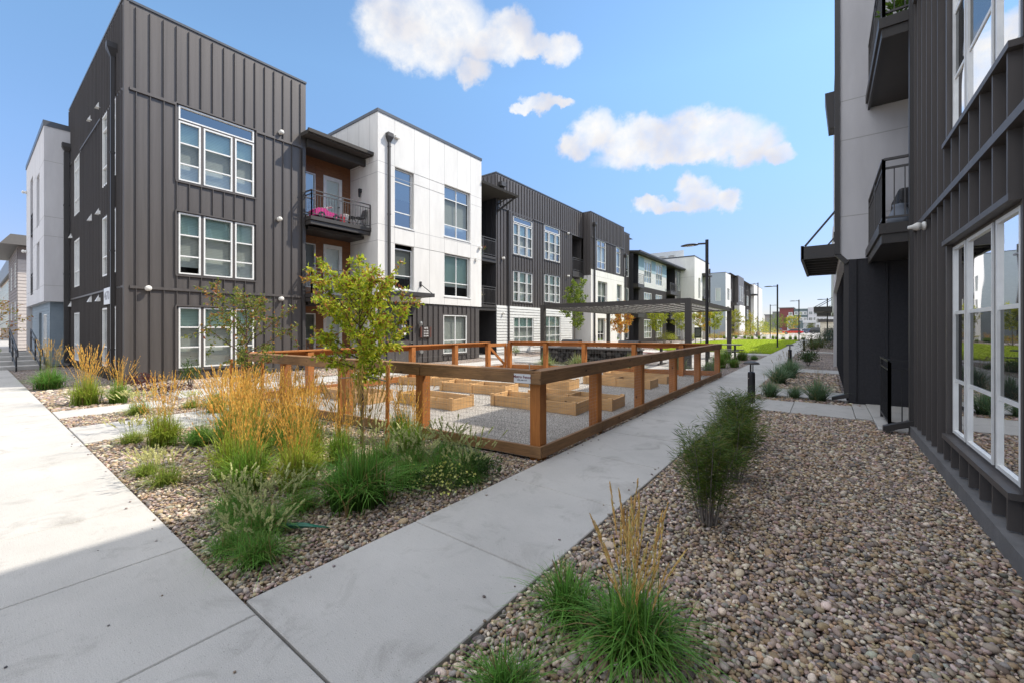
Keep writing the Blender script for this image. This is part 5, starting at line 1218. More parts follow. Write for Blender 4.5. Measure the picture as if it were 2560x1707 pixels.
mb = MB(); mb.bar((-16.1, 8.45, 6.3), (-15.72, 8.85, 6.42), .16, .03); mb.bar((-16.15,8.62,6.28),(-15.7,8.62,6.28),.05,.16); obj('windscreen', mb, M['lampwhite'], tc_)
wc = thing('storage_tub', 'white tub standing right of the pink toy car on the balcony', 'tub', (-15.8, 9.42, 5.84))
mb = MB(); mb.lathe((-15.8, 9.42, 5.84), [(.13, 0), (.17, .36), (.18, .38)], 16); obj('body', mb, M['white'], wc, smooth=True); mb = MB(); mb.lathe((-15.8, 9.42, 6.222), [(.185, 0), (.185, .02)], 16); obj('lid', mb, M['lampwhite'], wc)
rt = thing('storage_tub', 'low red tub between the toy car and white tub', 'tub', (-15.75, 9.28, 5.84)); mb = MB(); mb.lathe((-15.68, 9.24, 5.84), [(.1, 0), (.13, .22), (.14, .24)], 12); obj('body', mb, M['toyred'], rt)
fc = thing('folding_chair', 'grey folding chair at the right end of the upper balcony', 'chair', (-15.85, 10.15, 5.84))
mb = MB(); mb.box(-16.05, -15.65, 9.95, 10.32, 6.24, 6.27); obj('seat', mb, M['rail'], fc, bevel=.008)
mb = MB(); mb.box8([(-16.03,10.30,6.36),(-15.67,10.30,6.36),(-15.67,10.32,6.36),(-16.03,10.32,6.36),(-16.0,10.38,6.66),(-15.7,10.38,6.66),(-15.7,10.4,6.66),(-16.0,10.4,6.66)]); obj('backrest', mb, M['rail'], fc, bevel=.008)
for x in (-16.04, -15.66):
    for a, b in (((9.98, 5.842), (10.34, 6.4)), ((10.36, 5.842), (10.0, 6.24))):
        mb = MB(); mb.tube([(x, a[0], a[1]), (x, b[0], b[1])], .012, 6); obj('leg', mb, M['rail'], fc)
st_ = thing('stool', 'small black round stool left of the grey folding chair', 'stool', (-15.9, 9.8, 5.84)); mb = MB(); mb.lathe((-15.9, 9.8, 6.2), [(.16, 0), (.17, .04), (.14, .06)], 14); obj('seat', mb, M['black'], st_)
for k in range(3):
    a = 2.1*k; mb = MB(); mb.tube([(-15.9+.15*math.cos(a), 9.8+.15*math.sin(a), 5.842), (-15.9+.08*math.cos(a), 9.8+.08*math.sin(a), 6.2)], .012, 6); obj('leg', mb, M['black'], st_)
bb = thing('covered_grill', 'black covered grill behind the railing on the right hand balcony', 'grill', (1.25, 10.3, 3.24))
mb = MB(); mb.box8([(.95,9.7,3.25),(1.7,9.7,3.25),(1.7,10.8,3.25),(.95,10.8,3.25),(1.0,9.75,4.02),(1.65,9.75,4.02),(1.65,10.75,4.02),(1.0,10.75,4.02)]); obj('cover', mb, M['black'], bb, bevel=.05)
gb = thing('bag', 'slumped grey bag at the railing foot on the right hand balcony', 'bag', (.93, 9.1, 3.24)); mb = MB(); mb.lathe((.95, 9.1, 3.245), [(.14, 0), (.17, .08), (.13, .2), (.08, .3), (.1, .34)], 14); obj('body', mb, mat('grey_cloth', (.22,.25,.30), rough=.9, scale=9), gb, smooth=True); mb = MB(); mb.tube([(.90,9.1,3.56),(.95,9.05,3.66),(1.0,9.1,3.56)], .012, 6); obj('strap', mb, M['black'], gb)

# ------------------------------------------------------------------ handrails at the left stair
hr = thing('stair_handrail', 'black tubular handrail beside the entry steps at the far left', 'handrail', (-26, 1.3, 0))
for y in (1.15, 1.75):
    mb = MB(); mb.tube([(-23.6, y, .55), (-23.7, y, .80), (-24.4, y, .92), (-28.2, y, 1.55)], .025, 8); mb.tube([(-23.7, y, .55), (-28.2, y, 1.30)], .02, 8); mb.tube([(-24.2, y, .12), (-28.2, y, .75)], .02, 8); obj('rail', mb, M['black'], hr)
    for x, z in ((-24.3, .9), (-26.2, 1.22), (-28.1, 1.53)):
        mb = MB(); mb.tube([(x, y, -.03), (x, y, z)], .024, 8); obj('post', mb, M['black'], hr)
mb = MB()
for k in range(4): mb.box(-28.5-.0, -25.0-k*.9, 1.0-.3, 1.94, -.03 if k == 0 else k*.15-.029, (k+1)*.15-.03)
tag(obj('steps', mb, M['concrete']), 'pale concrete entry steps leading up to the slate sided wing', 'steps')
sc = MB(); pts = [(-3.62,1.50),(-3.50,1.55),(-3.30,1.62),(-3.14,1.76),(-3.20,1.66),(-3.36,1.52),(-3.55,1.42)]
top = [(x, y, .035+.03*math.sin(9*x+4*y)) for x, y in pts]; i = 0
sc.poly(top); sc.poly([(x, y, z-.003) for x, y, z in top]); 
M['greenplastic'] = mat('green_film', (.02,.16,.11), rough=.35)
tag(obj('plastic_scrap', sc, M['greenplastic']), 'torn strip of green plastic lying on pebbles near the fountain grass', 'litter')
ic = thing('utility_marker', 'small dark blue marker standing on gravel behind the garden fence', 'marker', (-12.0, 10.4, 0)); mb = MB(); mb.box(-12.04, -11.96, 10.3, 10.46, -.03, .24); obj('body', mb, mat('navy', (.02,.03,.10)), ic, bevel=.01); mb = MB(); mb.box(-11.958, -11.952, 10.33, 10.43, .08, .18); obj('label_plate', mb, M['signwhite'], ic)

# ------------------------------------------------------------------ cars far away
def car(name, paint, lab, suv=False, grp='cars in the far lot'):
    t = thing(name, lab, 'car', (0, 0, 0), 0, grp)
    L, W, Hh = 4.6, .88, (1.05 if suv else .86)
    secs = [(-2.3,.42,.62,.70),(-2.15,.3,.78,.84),(-1.3,.28,Hh-.04,W),(-.5,.28,Hh,W),(1.2,.28,Hh+.02,W),(2.0,.30,Hh-.02,.86),(2.28,.42,Hh-.16,.76)]
    mb = MB()
    for (x0,a0_,b0_,w0),(x1,a1_,b1_,w1) in zip(secs, secs[1:]):
        mb.quad((x0,-w0,a0_),(x1,-w1,a1_),(x1,-w1,b1_),(x0,-w0,b0_)); mb.quad((x0,w0,a0_),(x1,w1,a1_),(x1,w1,b1_),(x0,w0,b0_)); mb.quad((x0,-w0,b0_),(x1,-w1,b1_),(x1,w1,b1_),(x0,w0,b0_)); mb.quad((x0,-w0,a0_),(x1,-w1,a1_),(x1,w1,a1_),(x0,w0,a0_))
    for x, a, b, w_ in (secs[0], secs[-1]): mb.quad((x,-w_,a),(x,w_,a),(x,w_,b),(x,-w_,b))
    obj('body', mb, paint, t)
    top = 1.75 if suv else 1.42; r0, r1 = (-.55, 2.0) if suv else (-.35, 1.25); g0, g1 = (-1.0, 2.2) if suv else (-1.1, 1.95)
    mb = MB(); mb.box8([(g0,-.82,Hh-.05),(g1,-.82,Hh-.05),(g1,.82,Hh-.05),(g0,.82,Hh-.05),(r0,-.66,top-.04),(r1,-.66,top-.04),(r1,.66,top-.04),(r0,.66,top-.04)]); obj('window', mb, M['skyglass2'], t)
    mb = MB(); mb.box8([(r0,-.67,top-.039),(r1,-.67,top-.039),(r1,.67,top-.039),(r0,.67,top-.039),(r0+.1,-.6,top),(r1-.1,-.6,top),(r1-.1,.6,top),(r0+.1,.6,top)]); obj('roof', mb, paint, t)
    for x in (-1.4, 1.4):
        for s_ in (-1, 1):
            mb = MB(); mb.tube([(x, s_*.70, .33), (x, s_*.90, .33)], .33, 16); wv = obj('wheel', mb, M['black'], t)
            mb = MB(); mb.tube([(x, s_*.86, .33), (x, s_*.91, .33)], .2, 12); obj('rim', mb, M['wire'], wv)
    for s_ in (-1, 1):
        mb = MB(); mb.box(-2.31, -2.2, s_*.55-.14, s_*.55+.14, .58, .72); obj('headlight', mb, M['lampwhite'], t)
        mb = MB(); mb.box(2.2, 2.30, s_*.58-.12, s_*.58+.12, .62, .78); obj('tail_light', mb, M['toyred'], t)
    return t
M['skyglass2'] = mat('car_glass', (.03,.035,.04), rough=.08)
def paint(n, c): return mat(n, c, c, rough=.25, spec=.6)
c1 = car('parked_car', paint('red_paint', (.5,.02,.02)), 'bright red car on the far roadway in front of the yellow tree'); c1.location = (-7.0, 132, -.06)
c2 = car('parked_car', paint('black_paint', (.02,.022,.025)), 'black sport utility car nearest the cream garage', True); c2.location = (-1.3, 138, -.06); c2.rotation_euler = (0, 0, R(180))
c3 = car('parked_car', paint('navy_paint', (.04,.05,.10)), 'dark blue car just left of the black sport utility car'); c3.location = (-4.6, 150, -.06); c3.rotation_euler = (0, 0, R(60))
c4 = car('parked_car', paint('white_paint', (.7,.7,.7)), 'leftmost white car in the row before the hotel'); c4.location = (-28.5, 205, -.06); c4.rotation_euler = (0, 0, R(70))
for x, y, rz, l, pc in ((-24.6, 205, 75, 'white car second from the left in the hotel row', None), (-20.5, 205, 80, 'grey car in the hotel row below the dark trees', (.25,.26,.28)), (-16, 207, 70, 'dark red car partly behind the red car', (.2,.02,.02)), (-8.0, 205, 85, 'white car right of the yellow tree in the hotel row', None), (-4.2, 205, 75, 'blue car in the hotel row below the entrance hall', (.05,.07,.2)), (-.6, 206, 80, 'white car at the right end of the hotel row', None)):
    c = dup(c4, (x, y, -.06), R(rz), l)
    if pc:
        pm = paint('car_paint', pc)
        for ch in c.children:
            if ch.name.startswith(('body', 'roof')): ch.data = ch.data.copy(); ch.data.materials.clear(); ch.data.materials.append(pm)

# ------------------------------------------------------------------ plants
def blades(rng, n, h, spread, w, r0=.05, droop=.35, c_root=(.05,.09,.02), c_tip=(.13,.20,.05), dry=.08, segs=5, hvar=.3, power=1.7):
    """arching ribbon leaves growing from a tussock"""
    az = rng.uniform(0, 2*np.pi, n); lean = rng.random(n)**.75
    H = h*(1-hvar*rng.random(n))*(1-.25*lean); S = spread*lean*(.7+.6*rng.random(n))
    b = rng.normal(0, r0, (n, 2)); t = np.linspace(0, 1, segs)
    dx, dy = np.cos(az), np.sin(az)
    tw = rng.normal(0, .5, n); px, py = -np.sin(az+tw), np.cos(az+tw)
    out = S[:,None]*t[None]**power
    z = H[:,None]*(t-droop*lean[:,None]*t**3*1.6)
    z = np.maximum(z, .004)
    cx = b[:,0,None]+dx[:,None]*out; cy = b[:,1,None]+dy[:,None]*out
    wd = w*(.7+.6*rng.random(n))[:,None]*(1-t**2.2)[None]*.5+.0004
    L = np.stack([cx-px[:,None]*wd, cy-py[:,None]*wd, z], 2); Rr = np.stack([cx+px[:,None]*wd, cy+py[:,None]*wd, z], 2)
    V = np.stack([L, Rr], 2).reshape(n, segs*2, 3)
    k = np.arange(segs-1)*2; F1 = np.stack([k, k+1, k+3, k+2], 1)
    F = (F1[None]+(np.arange(n)*segs*2)[:,None,None]).reshape(-1, 4)
    g = rng.uniform(.7, 1.25, n)[:,None,None]
    c = (np.array(c_root)[None,None]*(1-t)[None,:,None]+np.array(c_tip)[None,None]*t[None,:,None])*g
    c = c*(1+rng.normal(0, .06, (n,1,3)))
    isdry = rng.random(n) < dry; c[isdry] = np.array((.30,.22,.09))*g[isdry]
    C = np.repeat(c[:,:,None,:], 2, 2).reshape(-1, 3)
    return V.reshape(-1, 3), F, np.clip(C, .005, .8)
def stems(rng, n, h, spread, hl, hw, c_stem, c_head, r0=.05, arch=1.4, hvar=.25, bits=14):
    """flower stalks carrying a feathery spike: many small slivers around the upper stalk"""
    V, F, C = [], [], []; o = 0
    for i in range(n):
        az = rng.uniform(0, 2*np.pi); S = spread*rng.random()**.7; H = h*(1-hvar*rng.random()); bx, by = rng.normal(0, r0, 2)
        f = lambda t: np.array((bx+math.cos(az)*S*t**arch, by+math.sin(az)*S*t**arch, H*t))
        pw = np.array((-math.sin(az+.6), math.cos(az+.6), 0))
        ts = np.linspace(0, 1, 5); g = rng.uniform(.8, 1.2)
        for a, b in zip(ts, ts[1:]):
            p, q = f(a), f(b); V += [p-pw*.0012, p+pw*.0012, q+pw*.0012, q-pw*.0012]; F.append((o, o+1, o+2, o+3)); C += [np.array(c_stem)*g]*4; o += 4
        t0 = 1-hl/max(H, .1)
        for k in range(bits):
            u = rng.random(); t = t0+(1-t0)*u; p = f(t); tip = f(min(t+.10, 1.03))
            env = hw*(math.sin(math.pi*min(max(u*.9+.1, 0), 1))**.6)
            d = rng.normal(size=3); d[2] *= .2; d /= np.linalg.norm(d)
            q = p+(tip-p)*.55*rng.uniform(.7, 1.2)+d*env; m_ = (p+q)/2; sd_ = np.cross(d, (0, 0, 1)); sd_ = sd_/(np.linalg.norm(sd_)+1e-6)*hw*.38
            V += [p, m_-sd_, q, m_+sd_]; F.append((o, o+1, o+2, o+3)); C += [np.array(c_head)*g*rng.uniform(.75, 1.2)]*4; o += 4
    return np.array(V), np.array(F), np.clip(np.array(C), .005, .9)
def grass_thing(name, seed, label, group, leaf, plume=None):
    rng = np.random.default_rng(seed)
    t = thing(name, label, 'ornamental grass', (0, 0, 0), 0, group)
    v, f, c = blades(rng, **leaf); npobj('leaf_tuft', v, f, M['grass'], t, c)
    if plume: v, f, c = stems(rng, **plume); npobj('seed_heads', v, f, M['plume'], t, c)
    return t
GOLD, GSTEM = (.88,.49,.11), (.40,.31,.08)
YG, DG = dict(c_root=(.14,.23,.02), c_tip=(.42,.50,.06)), dict(c_root=(.06,.15,.02), c_tip=(.17,.38,.06))
reed_a = grass_thing('feather_reed_clump', 11, '', 'golden feather reed grass clumps', dict(n=620, h=.74, spread=.46, w=.009, r0=.08, **YG), dict(n=88, h=1.24, spread=.36, hl=.32, hw=.012, hvar=.42, c_stem=GSTEM, c_head=GOLD, r0=.07))
reed_b = grass_thing('feather_reed_clump', 12, '', 'golden feather reed grass clumps', dict(n=560, h=.70, spread=.44, w=.009, r0=.07, c_root=(.09,.19,.02), c_tip=(.27,.45,.06)), dict(n=60, h=1.15, spread=.46, hl=.30, hw=.012, hvar=.42, c_stem=GSTEM, c_head=(.90,.50,.11), r0=.06))
reed_c = grass_thing('feather_reed_clump', 13, '', 'golden feather reed grass clumps', dict(n=720, h=.62, spread=.55, w=.009, r0=.09, **DG), dict(n=50, h=1.18, spread=.36, hl=.30, hw=.011, c_stem=(.26,.26,.06), c_head=(.58,.36,.11), r0=.06))
FG = dict(c_root=(.13,.21,.02), c_tip=(.38,.48,.08))
font_a = grass_thing('fountain_grass_clump', 21, '', 'low fountain grass tufts with cream bottlebrush heads', dict(n=360, h=.30, spread=.30, w=.005, r0=.05, droop=.5, **FG), dict(n=46, h=.40, spread=.30, hl=.065, hw=.015, c_stem=(.22,.28,.07), c_head=(.72,.70,.34), r0=.05, bits=26))
font_b = grass_thing('fountain_grass_clump', 22, '', 'low fountain grass tufts with cream bottlebrush heads', dict(n=420, h=.32, spread=.34, w=.005, r0=.06, droop=.5, **DG), dict(n=34, h=.44, spread=.34, hl=.065, hw=.015, c_stem=(.15,.22,.05), c_head=(.54,.56,.27), r0=.06, bits=26))
near_a = grass_thing('feather_reed_clump', 31, '', 'reed grass clumps in the right gravel bed', dict(n=760, h=.50, spread=.46, w=.0075, r0=.06, droop=.55, segs=7, hvar=.55, **DG), dict(n=34, h=.84, spread=.24, hl=.26, hw=.0095, c_stem=(.30,.36,.07), c_head=(.90,.60,.24), r0=.045, bits=60, hvar=.45))
near_b = grass_thing('feather_reed_clump', 32, '', 'reed grass clumps in the right gravel bed', dict(n=380, h=.42, spread=.36, w=.0065, r0=.05, droop=.4, segs=7, hvar=.45, **DG), dict(n=4, h=.40, spread=.2, hl=.12, hw=.007, c_stem=(.16,.19,.05), c_head=(.42,.31,.15), r0=.03, bits=30))
BG = dict(c_root=(.06,.11,.04), c_tip=(.20,.33,.17))
blue_a = grass_thing('blue_oat_clump', 41, '', 'blue green grass clumps beyond the first bollard', dict(n=300, h=.62, spread=.55, w=.012, r0=.06, droop=.25, power=1.3, **BG), dict(n=10, h=.75, spread=.3, hl=.1, hw=.008, c_stem=(.3,.26,.14), c_head=(.42,.34,.2), r0=.04))
zeb = grass_thing('striped_grass_clump', 51, '', 'striped cream and green grasses behind the far fence side', dict(n=320, h=.85, spread=.75, w=.022, r0=.08, droop=.55, c_root=(.10,.18,.03), c_tip=(.38,.42,.18), dry=.1))
green_t = grass_thing('switch_grass_clump', 61, '', 'bright green grasses between fence end and lawn', dict(n=420, h=.75, spread=.5, w=.016, r0=.1, droop=.25, c_root=(.08,.15,.02), c_tip=(.20,.34,.06)))
PLANTS = [
 (reed_a, -12.47, 1.55, 1.05, 'golden reed clump leaning over the walkway, leftmost in full sun'), (reed_c, -16.6, 1.35, 1.15, 'shaded greenish reed clump in front of the slate sided wing'),
 (reed_b, -12.2, 2.0, .9, 'isolated golden reed clump standing before the dark flank wall corner'), (reed_a, -7.26, 1.65, .85, 'golden reed clump beside the right edge of the second concrete strip'),
 (reed_c, -6.88, 1.95, .62, 'mostly green clump just right of the second concrete strip'), (reed_b, -6.38, 2.15, .95, 'golden clump in the sunlit left part of the big grass drift'),
 (reed_a, -5.12, 1.78, .95, 'full golden clump at the front of the drift, left of its shaded end'), (reed_a, -6.1, 2.7, .88, 'golden clump in the drift below the small left tree'),
 (reed_b, -7.4, 2.7, .85, 'golden clump in the back row left of the small left tree'), (reed_a, -8.05, 3.0, .82, 'golden clump around the stakes of the small left tree'),
  
 (reed_b, -5.34, 2.5, 1.0, 'golden clump in the middle of the drift, behind its front row'), (reed_b, -4.62, 1.72, .92, 'yellow green clump in the front row, half in shade'),
 (reed_a, -4.25, 2.02, .85, 'golden clump just left of the big dark green clump'), (reed_b, -4.6, 2.7, .8, 'clump by the left stake of the leafy tree'),
 (reed_c, -3.42, 2.18, 1.12, 'largest dark green clump with thin plumes, at the shade edge before the leafy tree'), (reed_b, -4.25, 3.45, .82, 'thin plumed clump behind the right stake of the leafy tree'),
 (reed_b, -4.95, 3.85, .80, 'small plumed clump at the foot of a front fence post'), 
 (reed_b, -8.9, 3.2, .75, 'golden clump where the second strip meets the fence'), (reed_b, -5.75, 2.25, .85, 'golden clump squeezed between taller clumps left of centre'),
 (reed_a, -5.7, 2.85, .82, 'golden clump in the thick of the drift, between both young trees'), (reed_a, -6.6, 2.5, .85, 'golden clump in the thick of the drift, right of the small left tree'),
 (reed_b, -7.0, 2.4, 1.0, 'golden clump left of centre behind the clump at the second strip'),  (reed_b, -9.3, 2.9, .8, 'golden clump between second strip and the left stakes'),
 (reed_a, -4.75, 2.35, .85, 'golden clump in the middle of the front row'),  
 (font_b, -3.0, 3.15, .9, 'fountain grass mound closest to the path before the fence corner'), (font_b, -4.2, 3.0, 1.15, 'green mound around the right stake of the leafy tree'),
 (font_a, -10.26, 1.95, 1.25, 'pale fountain grass tuft between the two concrete strips'), (font_a, -7.75, 1.42, 1.0, 'sparse fountain grass at the corner of the second concrete strip'),
 (font_a, -10.2, 2.75, .95, 'low green tuft behind the tuft between the strips'), (font_a, -5.44, 1.25, .95, 'sunny tuft alone on pebbles by the walkway edge, the right one of a pair'),
 (font_a, -5.95, 1.2, .8, 'sunny tuft alone on pebbles by the walkway edge, the left one of a pair'), 
 (font_b, -4.15, 1.42, .85, 'tuft right on the shadow line of the pebble bed'), (font_b, -3.86, 1.38, .9, 'shaded tuft between the shadow line and the torn green plastic'),
 (font_b, -3.52, 1.42, 1.05, 'shaded tuft behind the torn green plastic'), (font_b, -3.12, 1.22, .95, 'shaded tuft nearest the pebble bed corner'), (font_b, -3.42, 1.16, .75, 'shaded tuft just left of the one nearest the bed corner'),
 (font_b, -3.72, 1.80, .85, 'dark tuft left of the largest green clump'), (font_b, -3.45, 2.75, 1.15, 'fountain grass mound right of the largest green clump'), (font_b, -3.35, 3.1, 1.1, 'fountain grass mound behind the yellow flowering cover'),
 (font_b, -3.25, 3.45, 1.1, 'fountain grass mound leaning on the front bottom rail'), (font_b, -3.8, 3.15, 1.1, 'fountain grass mound at the right stake foot'), (font_b, -3.75, 3.6, 1.1, 'fountain grass mound against the wire left of the corner post'),
 (near_a, -.765, 2.02, 1.0, 'large plumed reed clump in the near right gravel bed'), (near_b, -1.14, 2.02, 1.0, 'smaller leafy clump beside the path edge left of the large plumed one'), (near_b, -1.10, 1.40, .8, 'cut off tuft at the bottom picture edge'),
 (blue_a, -1.05, 11.45, .85, 'left clump of three in front of the narrow concrete strip'), (blue_a, -.58, 11.55, .65, 'smallest middle clump of three in front of the narrow concrete strip'), (blue_a, -.14, 11.5, 1.0, 'right and widest clump of three in front of the narrow concrete strip'),
 (blue_a, -1.10, 14.4, 1.15, 'big clump before the second bollard'), (blue_a, -.95, 16.3, 1.2, 'big clump around the second bollard foot'), (blue_a, -1.0, 18.0, 1.1, 'clump behind the second bollard'), (blue_a, -.7, 24.5, 1.1, 'clump left of the rounded dark shrub'),
 (blue_a, -.75, 39, 1.5, 'pale far clump in line with the third bollard'), (blue_a, -.45, 43, 1.7, 'farthest pale clump before the right hand building'),
 (zeb, -9.1, 14.3, .95, 'striped grass left of the first far fence post'), (zeb, -7.9, 14.8, 1.0, 'striped grass in front of the left grill'), (zeb, -5.9, 15.2, 1.0, 'striped grass in front of the right grill'), (zeb, -4.2, 15.6, .9, 'striped grass near the right end of the far fence'),
 (green_t, -3.3, 16.2, .85, 'green clump just past the fence end by the path'), (green_t, -3.5, 18.7, 1.0, 'green clump second past the fence end'), (green_t, -3.05, 19.3, .7, 'low green clump hugging the path edge past the fence'), (green_t, -3.8, 21.5, 1.1, 'tall green clump before the far right pergola post'),
 (green_t, -3.4, 23.8, .9, 'green clump nearest to the lawn corner'), (green_t, -3.1, 16.0, .5, 'little tuft at the very end of the fence bottom rail'), (font_b, -2.95, 24.6, 1.1, 'dark tuft with spikes at the concrete apron before the lawn')]
used = set()
prng = random.Random(3)
for src, x, y, sc, lab in PLANTS:
    rz = prng.uniform(0, 6.28)
    if id(src) not in used:
        used.add(id(src)); src.location = (x, y, -.02); src.rotation_euler = (0, 0, rz); src.scale = (sc,)*3; src['label'] = lab
    else: dup(src, (x, y, -.02), rz, lab, sc)
# grasses behind the lawn
lawn_end = 'low golden grass tufts closing the far lawn edge'
for k in range(16):
    x = -13.5+k*.72+prng.uniform(-.2, .2)
    dup(reed_b if k % 3 else font_a, (x, 69+prng.uniform(-1, 2), -.02), prng.uniform(0, 6.28), 'one of the golden grass tufts in the row at the far lawn edge', 1.0 if k % 3 else 2.0, lawn_end)

# leafy plants made of many small leaves -------------------------------------------------------
def leaves(rng, P, D, ln, wd, cols, fold=.25):
    n = len(P); D = D/(np.linalg.norm(D, axis=1)[:,None]+1e-9)
    up = rng.normal(size=(n,3))+np.array((0,0,.8)); S = np.cross(D, up); S /= np.linalg.norm(S, axis=1)[:,None]+1e-9; N = np.cross(S, D)
    l = ln*rng.uniform(.65, 1.25, n)[:,None]; w_ = wd*rng.uniform(.7, 1.2, n)[:,None]
    a = P; b = P+D*l*.45+S*w_*.5+N*fold*w_; c = P+D*l-N*l*.12; d = P+D*l*.45-S*w_*.5+N*fold*w_; m_ = P+D*l*.5
    V = np.stack([a, b, c, m_, a, m_, c, d], 1).reshape(-1, 3)
    F = np.stack([np.arange(n)*8+k for k in range(8)], 1).reshape(-1, 4)
    cols = np.array(cols); C = cols[rng.integers(0, len(cols), n)]*rng.uniform(.75, 1.25, n)[:,None]
    return V, F, np.clip(np.repeat(C, 8, 0), .005, .8)
def young_tree(name, seed, label, h, w_, clear, nl, ln, cols, bark, group=None, lean=.06, nbr=26, tipcols=None, trunks=1, cat='tree'):
    rng = np.random.default_rng(seed); t = thing(name, label, cat, (0, 0, 0), 0, group)
    mb = MB(); P, D = [], []
    top = h*.94
    def trunk(t_): return np.array((lean*math.sin(2.2*t_+seed)*h*.3*t_, lean*math.cos(1.7*t_+seed)*h*.3*t_, top*t_))
    r0 = .0125*h**.7+.008
    mb.tube([trunk(q)-np.array((0,0,.05 if q == 0 else 0)) for q in np.linspace(0, 1, 10)], [r0*(1-.85*q) for q in np.linspace(0, 1, 10)], 8)
    twigs = []
    for k in range(nbr):
        u = (k+rng.random())/nbr; t0 = clear/h+(1-clear/h)*u*.93
        az = k*2.4+rng.normal(0, .4); prof_ = math.sin(math.pi*min(.12+u*.86, 1))**.7
        L = w_*.5*prof_*rng.uniform(.7, 1.15); p = trunk(t0)
        d = np.array((math.cos(az), math.sin(az), rng.uniform(.35, 1.1)*(.5+u)))
        d /= np.linalg.norm(d[:2]); pts = [p+d*L*s_*np.array((1, 1, 1))+np.array((0, 0, .06*L*s_**2)) for s_ in (0, .35, .7, 1)]
        rb = r0*.42*(1-.6*u); mb.tube(pts, [rb, rb*.7, rb*.45, rb*.2], 5); twigs.append((pts, L))
        for j in range(4):
            s_ = rng.uniform(.3, .95); q = pts[0]+(pts[-1]-pts[0])*s_; dd = d*.5+rng.normal(0, .6, 3); dd /= np.linalg.norm(dd); l2 = L*rng.uniform(.22, .5)
            e = q+dd*l2; mb.tube([q, (q+e)/2+rng.normal(0, .01, 3), e], [rb*.35, rb*.25, rb*.12], 4); twigs.append(([q, (q+e)/2, e], l2))
    obj('trunk', mb, bark, t)
    tot = sum(x[1] for x in twigs)
    for pts, L in twigs:
        m_ = max(2, int(nl*L/tot)); pts = np.array(pts)
        s_ = rng.random(m_)**.65*(len(pts)-1); i = np.clip(s_.astype(int), 0, len(pts)-2); fr_ = (s_-i)[:,None]
        q = pts[i]*(1-fr_)+pts[i+1]*fr_; ax = (pts[-1]-pts[0])/(np.linalg.norm(pts[-1]-pts[0])+1e-9)
        P.append(q+rng.normal(0, ln*.35, q.shape)); D.append(ax*.6+rng.normal(0, .75, q.shape)-np.array((0,0,.12)))
    P, D = np.concatenate(P), np.concatenate(D)
    v, f, c = leaves(rng, P, D, ln, ln*.5, cols)
    if tipcols is not None:
        zz = v[:,2].reshape(-1, 8).mean(1); rad = np.hypot(v[:,0], v[:,1]).reshape(-1, 8).mean(1)
        sel = (rng.random(len(zz)) < .28*np.clip((rad/(w_*.5))*.6+(zz/h)*.6-.45, 0, 1)*1.6)
        c = c.reshape(-1, 8, 3); tcn_ = np.array(tipcols); c[sel] = tcn_[rng.integers(0, len(tcn_), sel.sum())][:,None,:]; c = c.reshape(-1, 3)
    npobj('crown', v, f, M['leaf'], t, c)
    return t
GREENS = [(.34,.44,.03),(.42,.50,.035),(.22,.33,.025),(.52,.56,.04),(.58,.57,.06)]
REDS = [(.38,.18,.05),(.44,.26,.06),(.30,.10,.05)]
t1 = young_tree('young_tree', 8, 'leafy yellow green young tree staked in the grass drift before the fence', 2.36, 1.36, .88, 7600, .066, GREENS, M['bark'], 'staked young trees', tipcols=REDS, nbr=46)
t1.location = (-5.03, 3.26, 0)
t2 = young_tree('young_tree', 19, 'sparse reddish green young tree in front of the dark corner block windows', 2.25, 1.5, .75, 2300, .066, [(.11,.16,.03),(.17,.21,.035),(.25,.26,.05)], M['bark'], 'staked young trees', tipcols=REDS, nbr=24)
t2.location = (-8.2, 3.0, 0)
def stake(x, y, h, lab):
    mb = MB(); mb.tube([(x, y, -.05), (x+.01, y+.01, h)], [.027, .025], 10); return tag(obj('tree_stake', mb, M['cedarz']), lab, 'stake', 'round wooden tree stakes')
stake(-4.51, 3.28, 1.12, 'right stake of the leafy tree'); stake(-5.75, 3.34, 1.03, 'left stake of the leafy tree')
stake(-8.45, 2.85, 1.05, 'left stake of the sparse tree'); stake(-7.85, 3.12, 1.08, 'right stake of the sparse tree')
mb = MB(); mb.tube([(-4.52, 3.28, .92), (-4.98, 3.26, .96), (-5.06, 3.24, .95)], .012, 6); mb.tube([(-5.06, 3.24, .95), (-5.4, 3.3, .90), (-5.74, 3.34, .86)], .008, 6); tag(obj('tree_tie', mb, M['wire']), 'grey strap tying the leafy tree to its stakes', 'tree tie')
mb = MB(); mb.tube([(-8.45, 2.85, .72), (-8.18, 3.0, .76), (-7.85, 3.12, .74)], .008, 6); tag(obj('tree_tie', mb, M['wire']), 'grey strap tying the sparse tree to its stakes', 'tree tie')
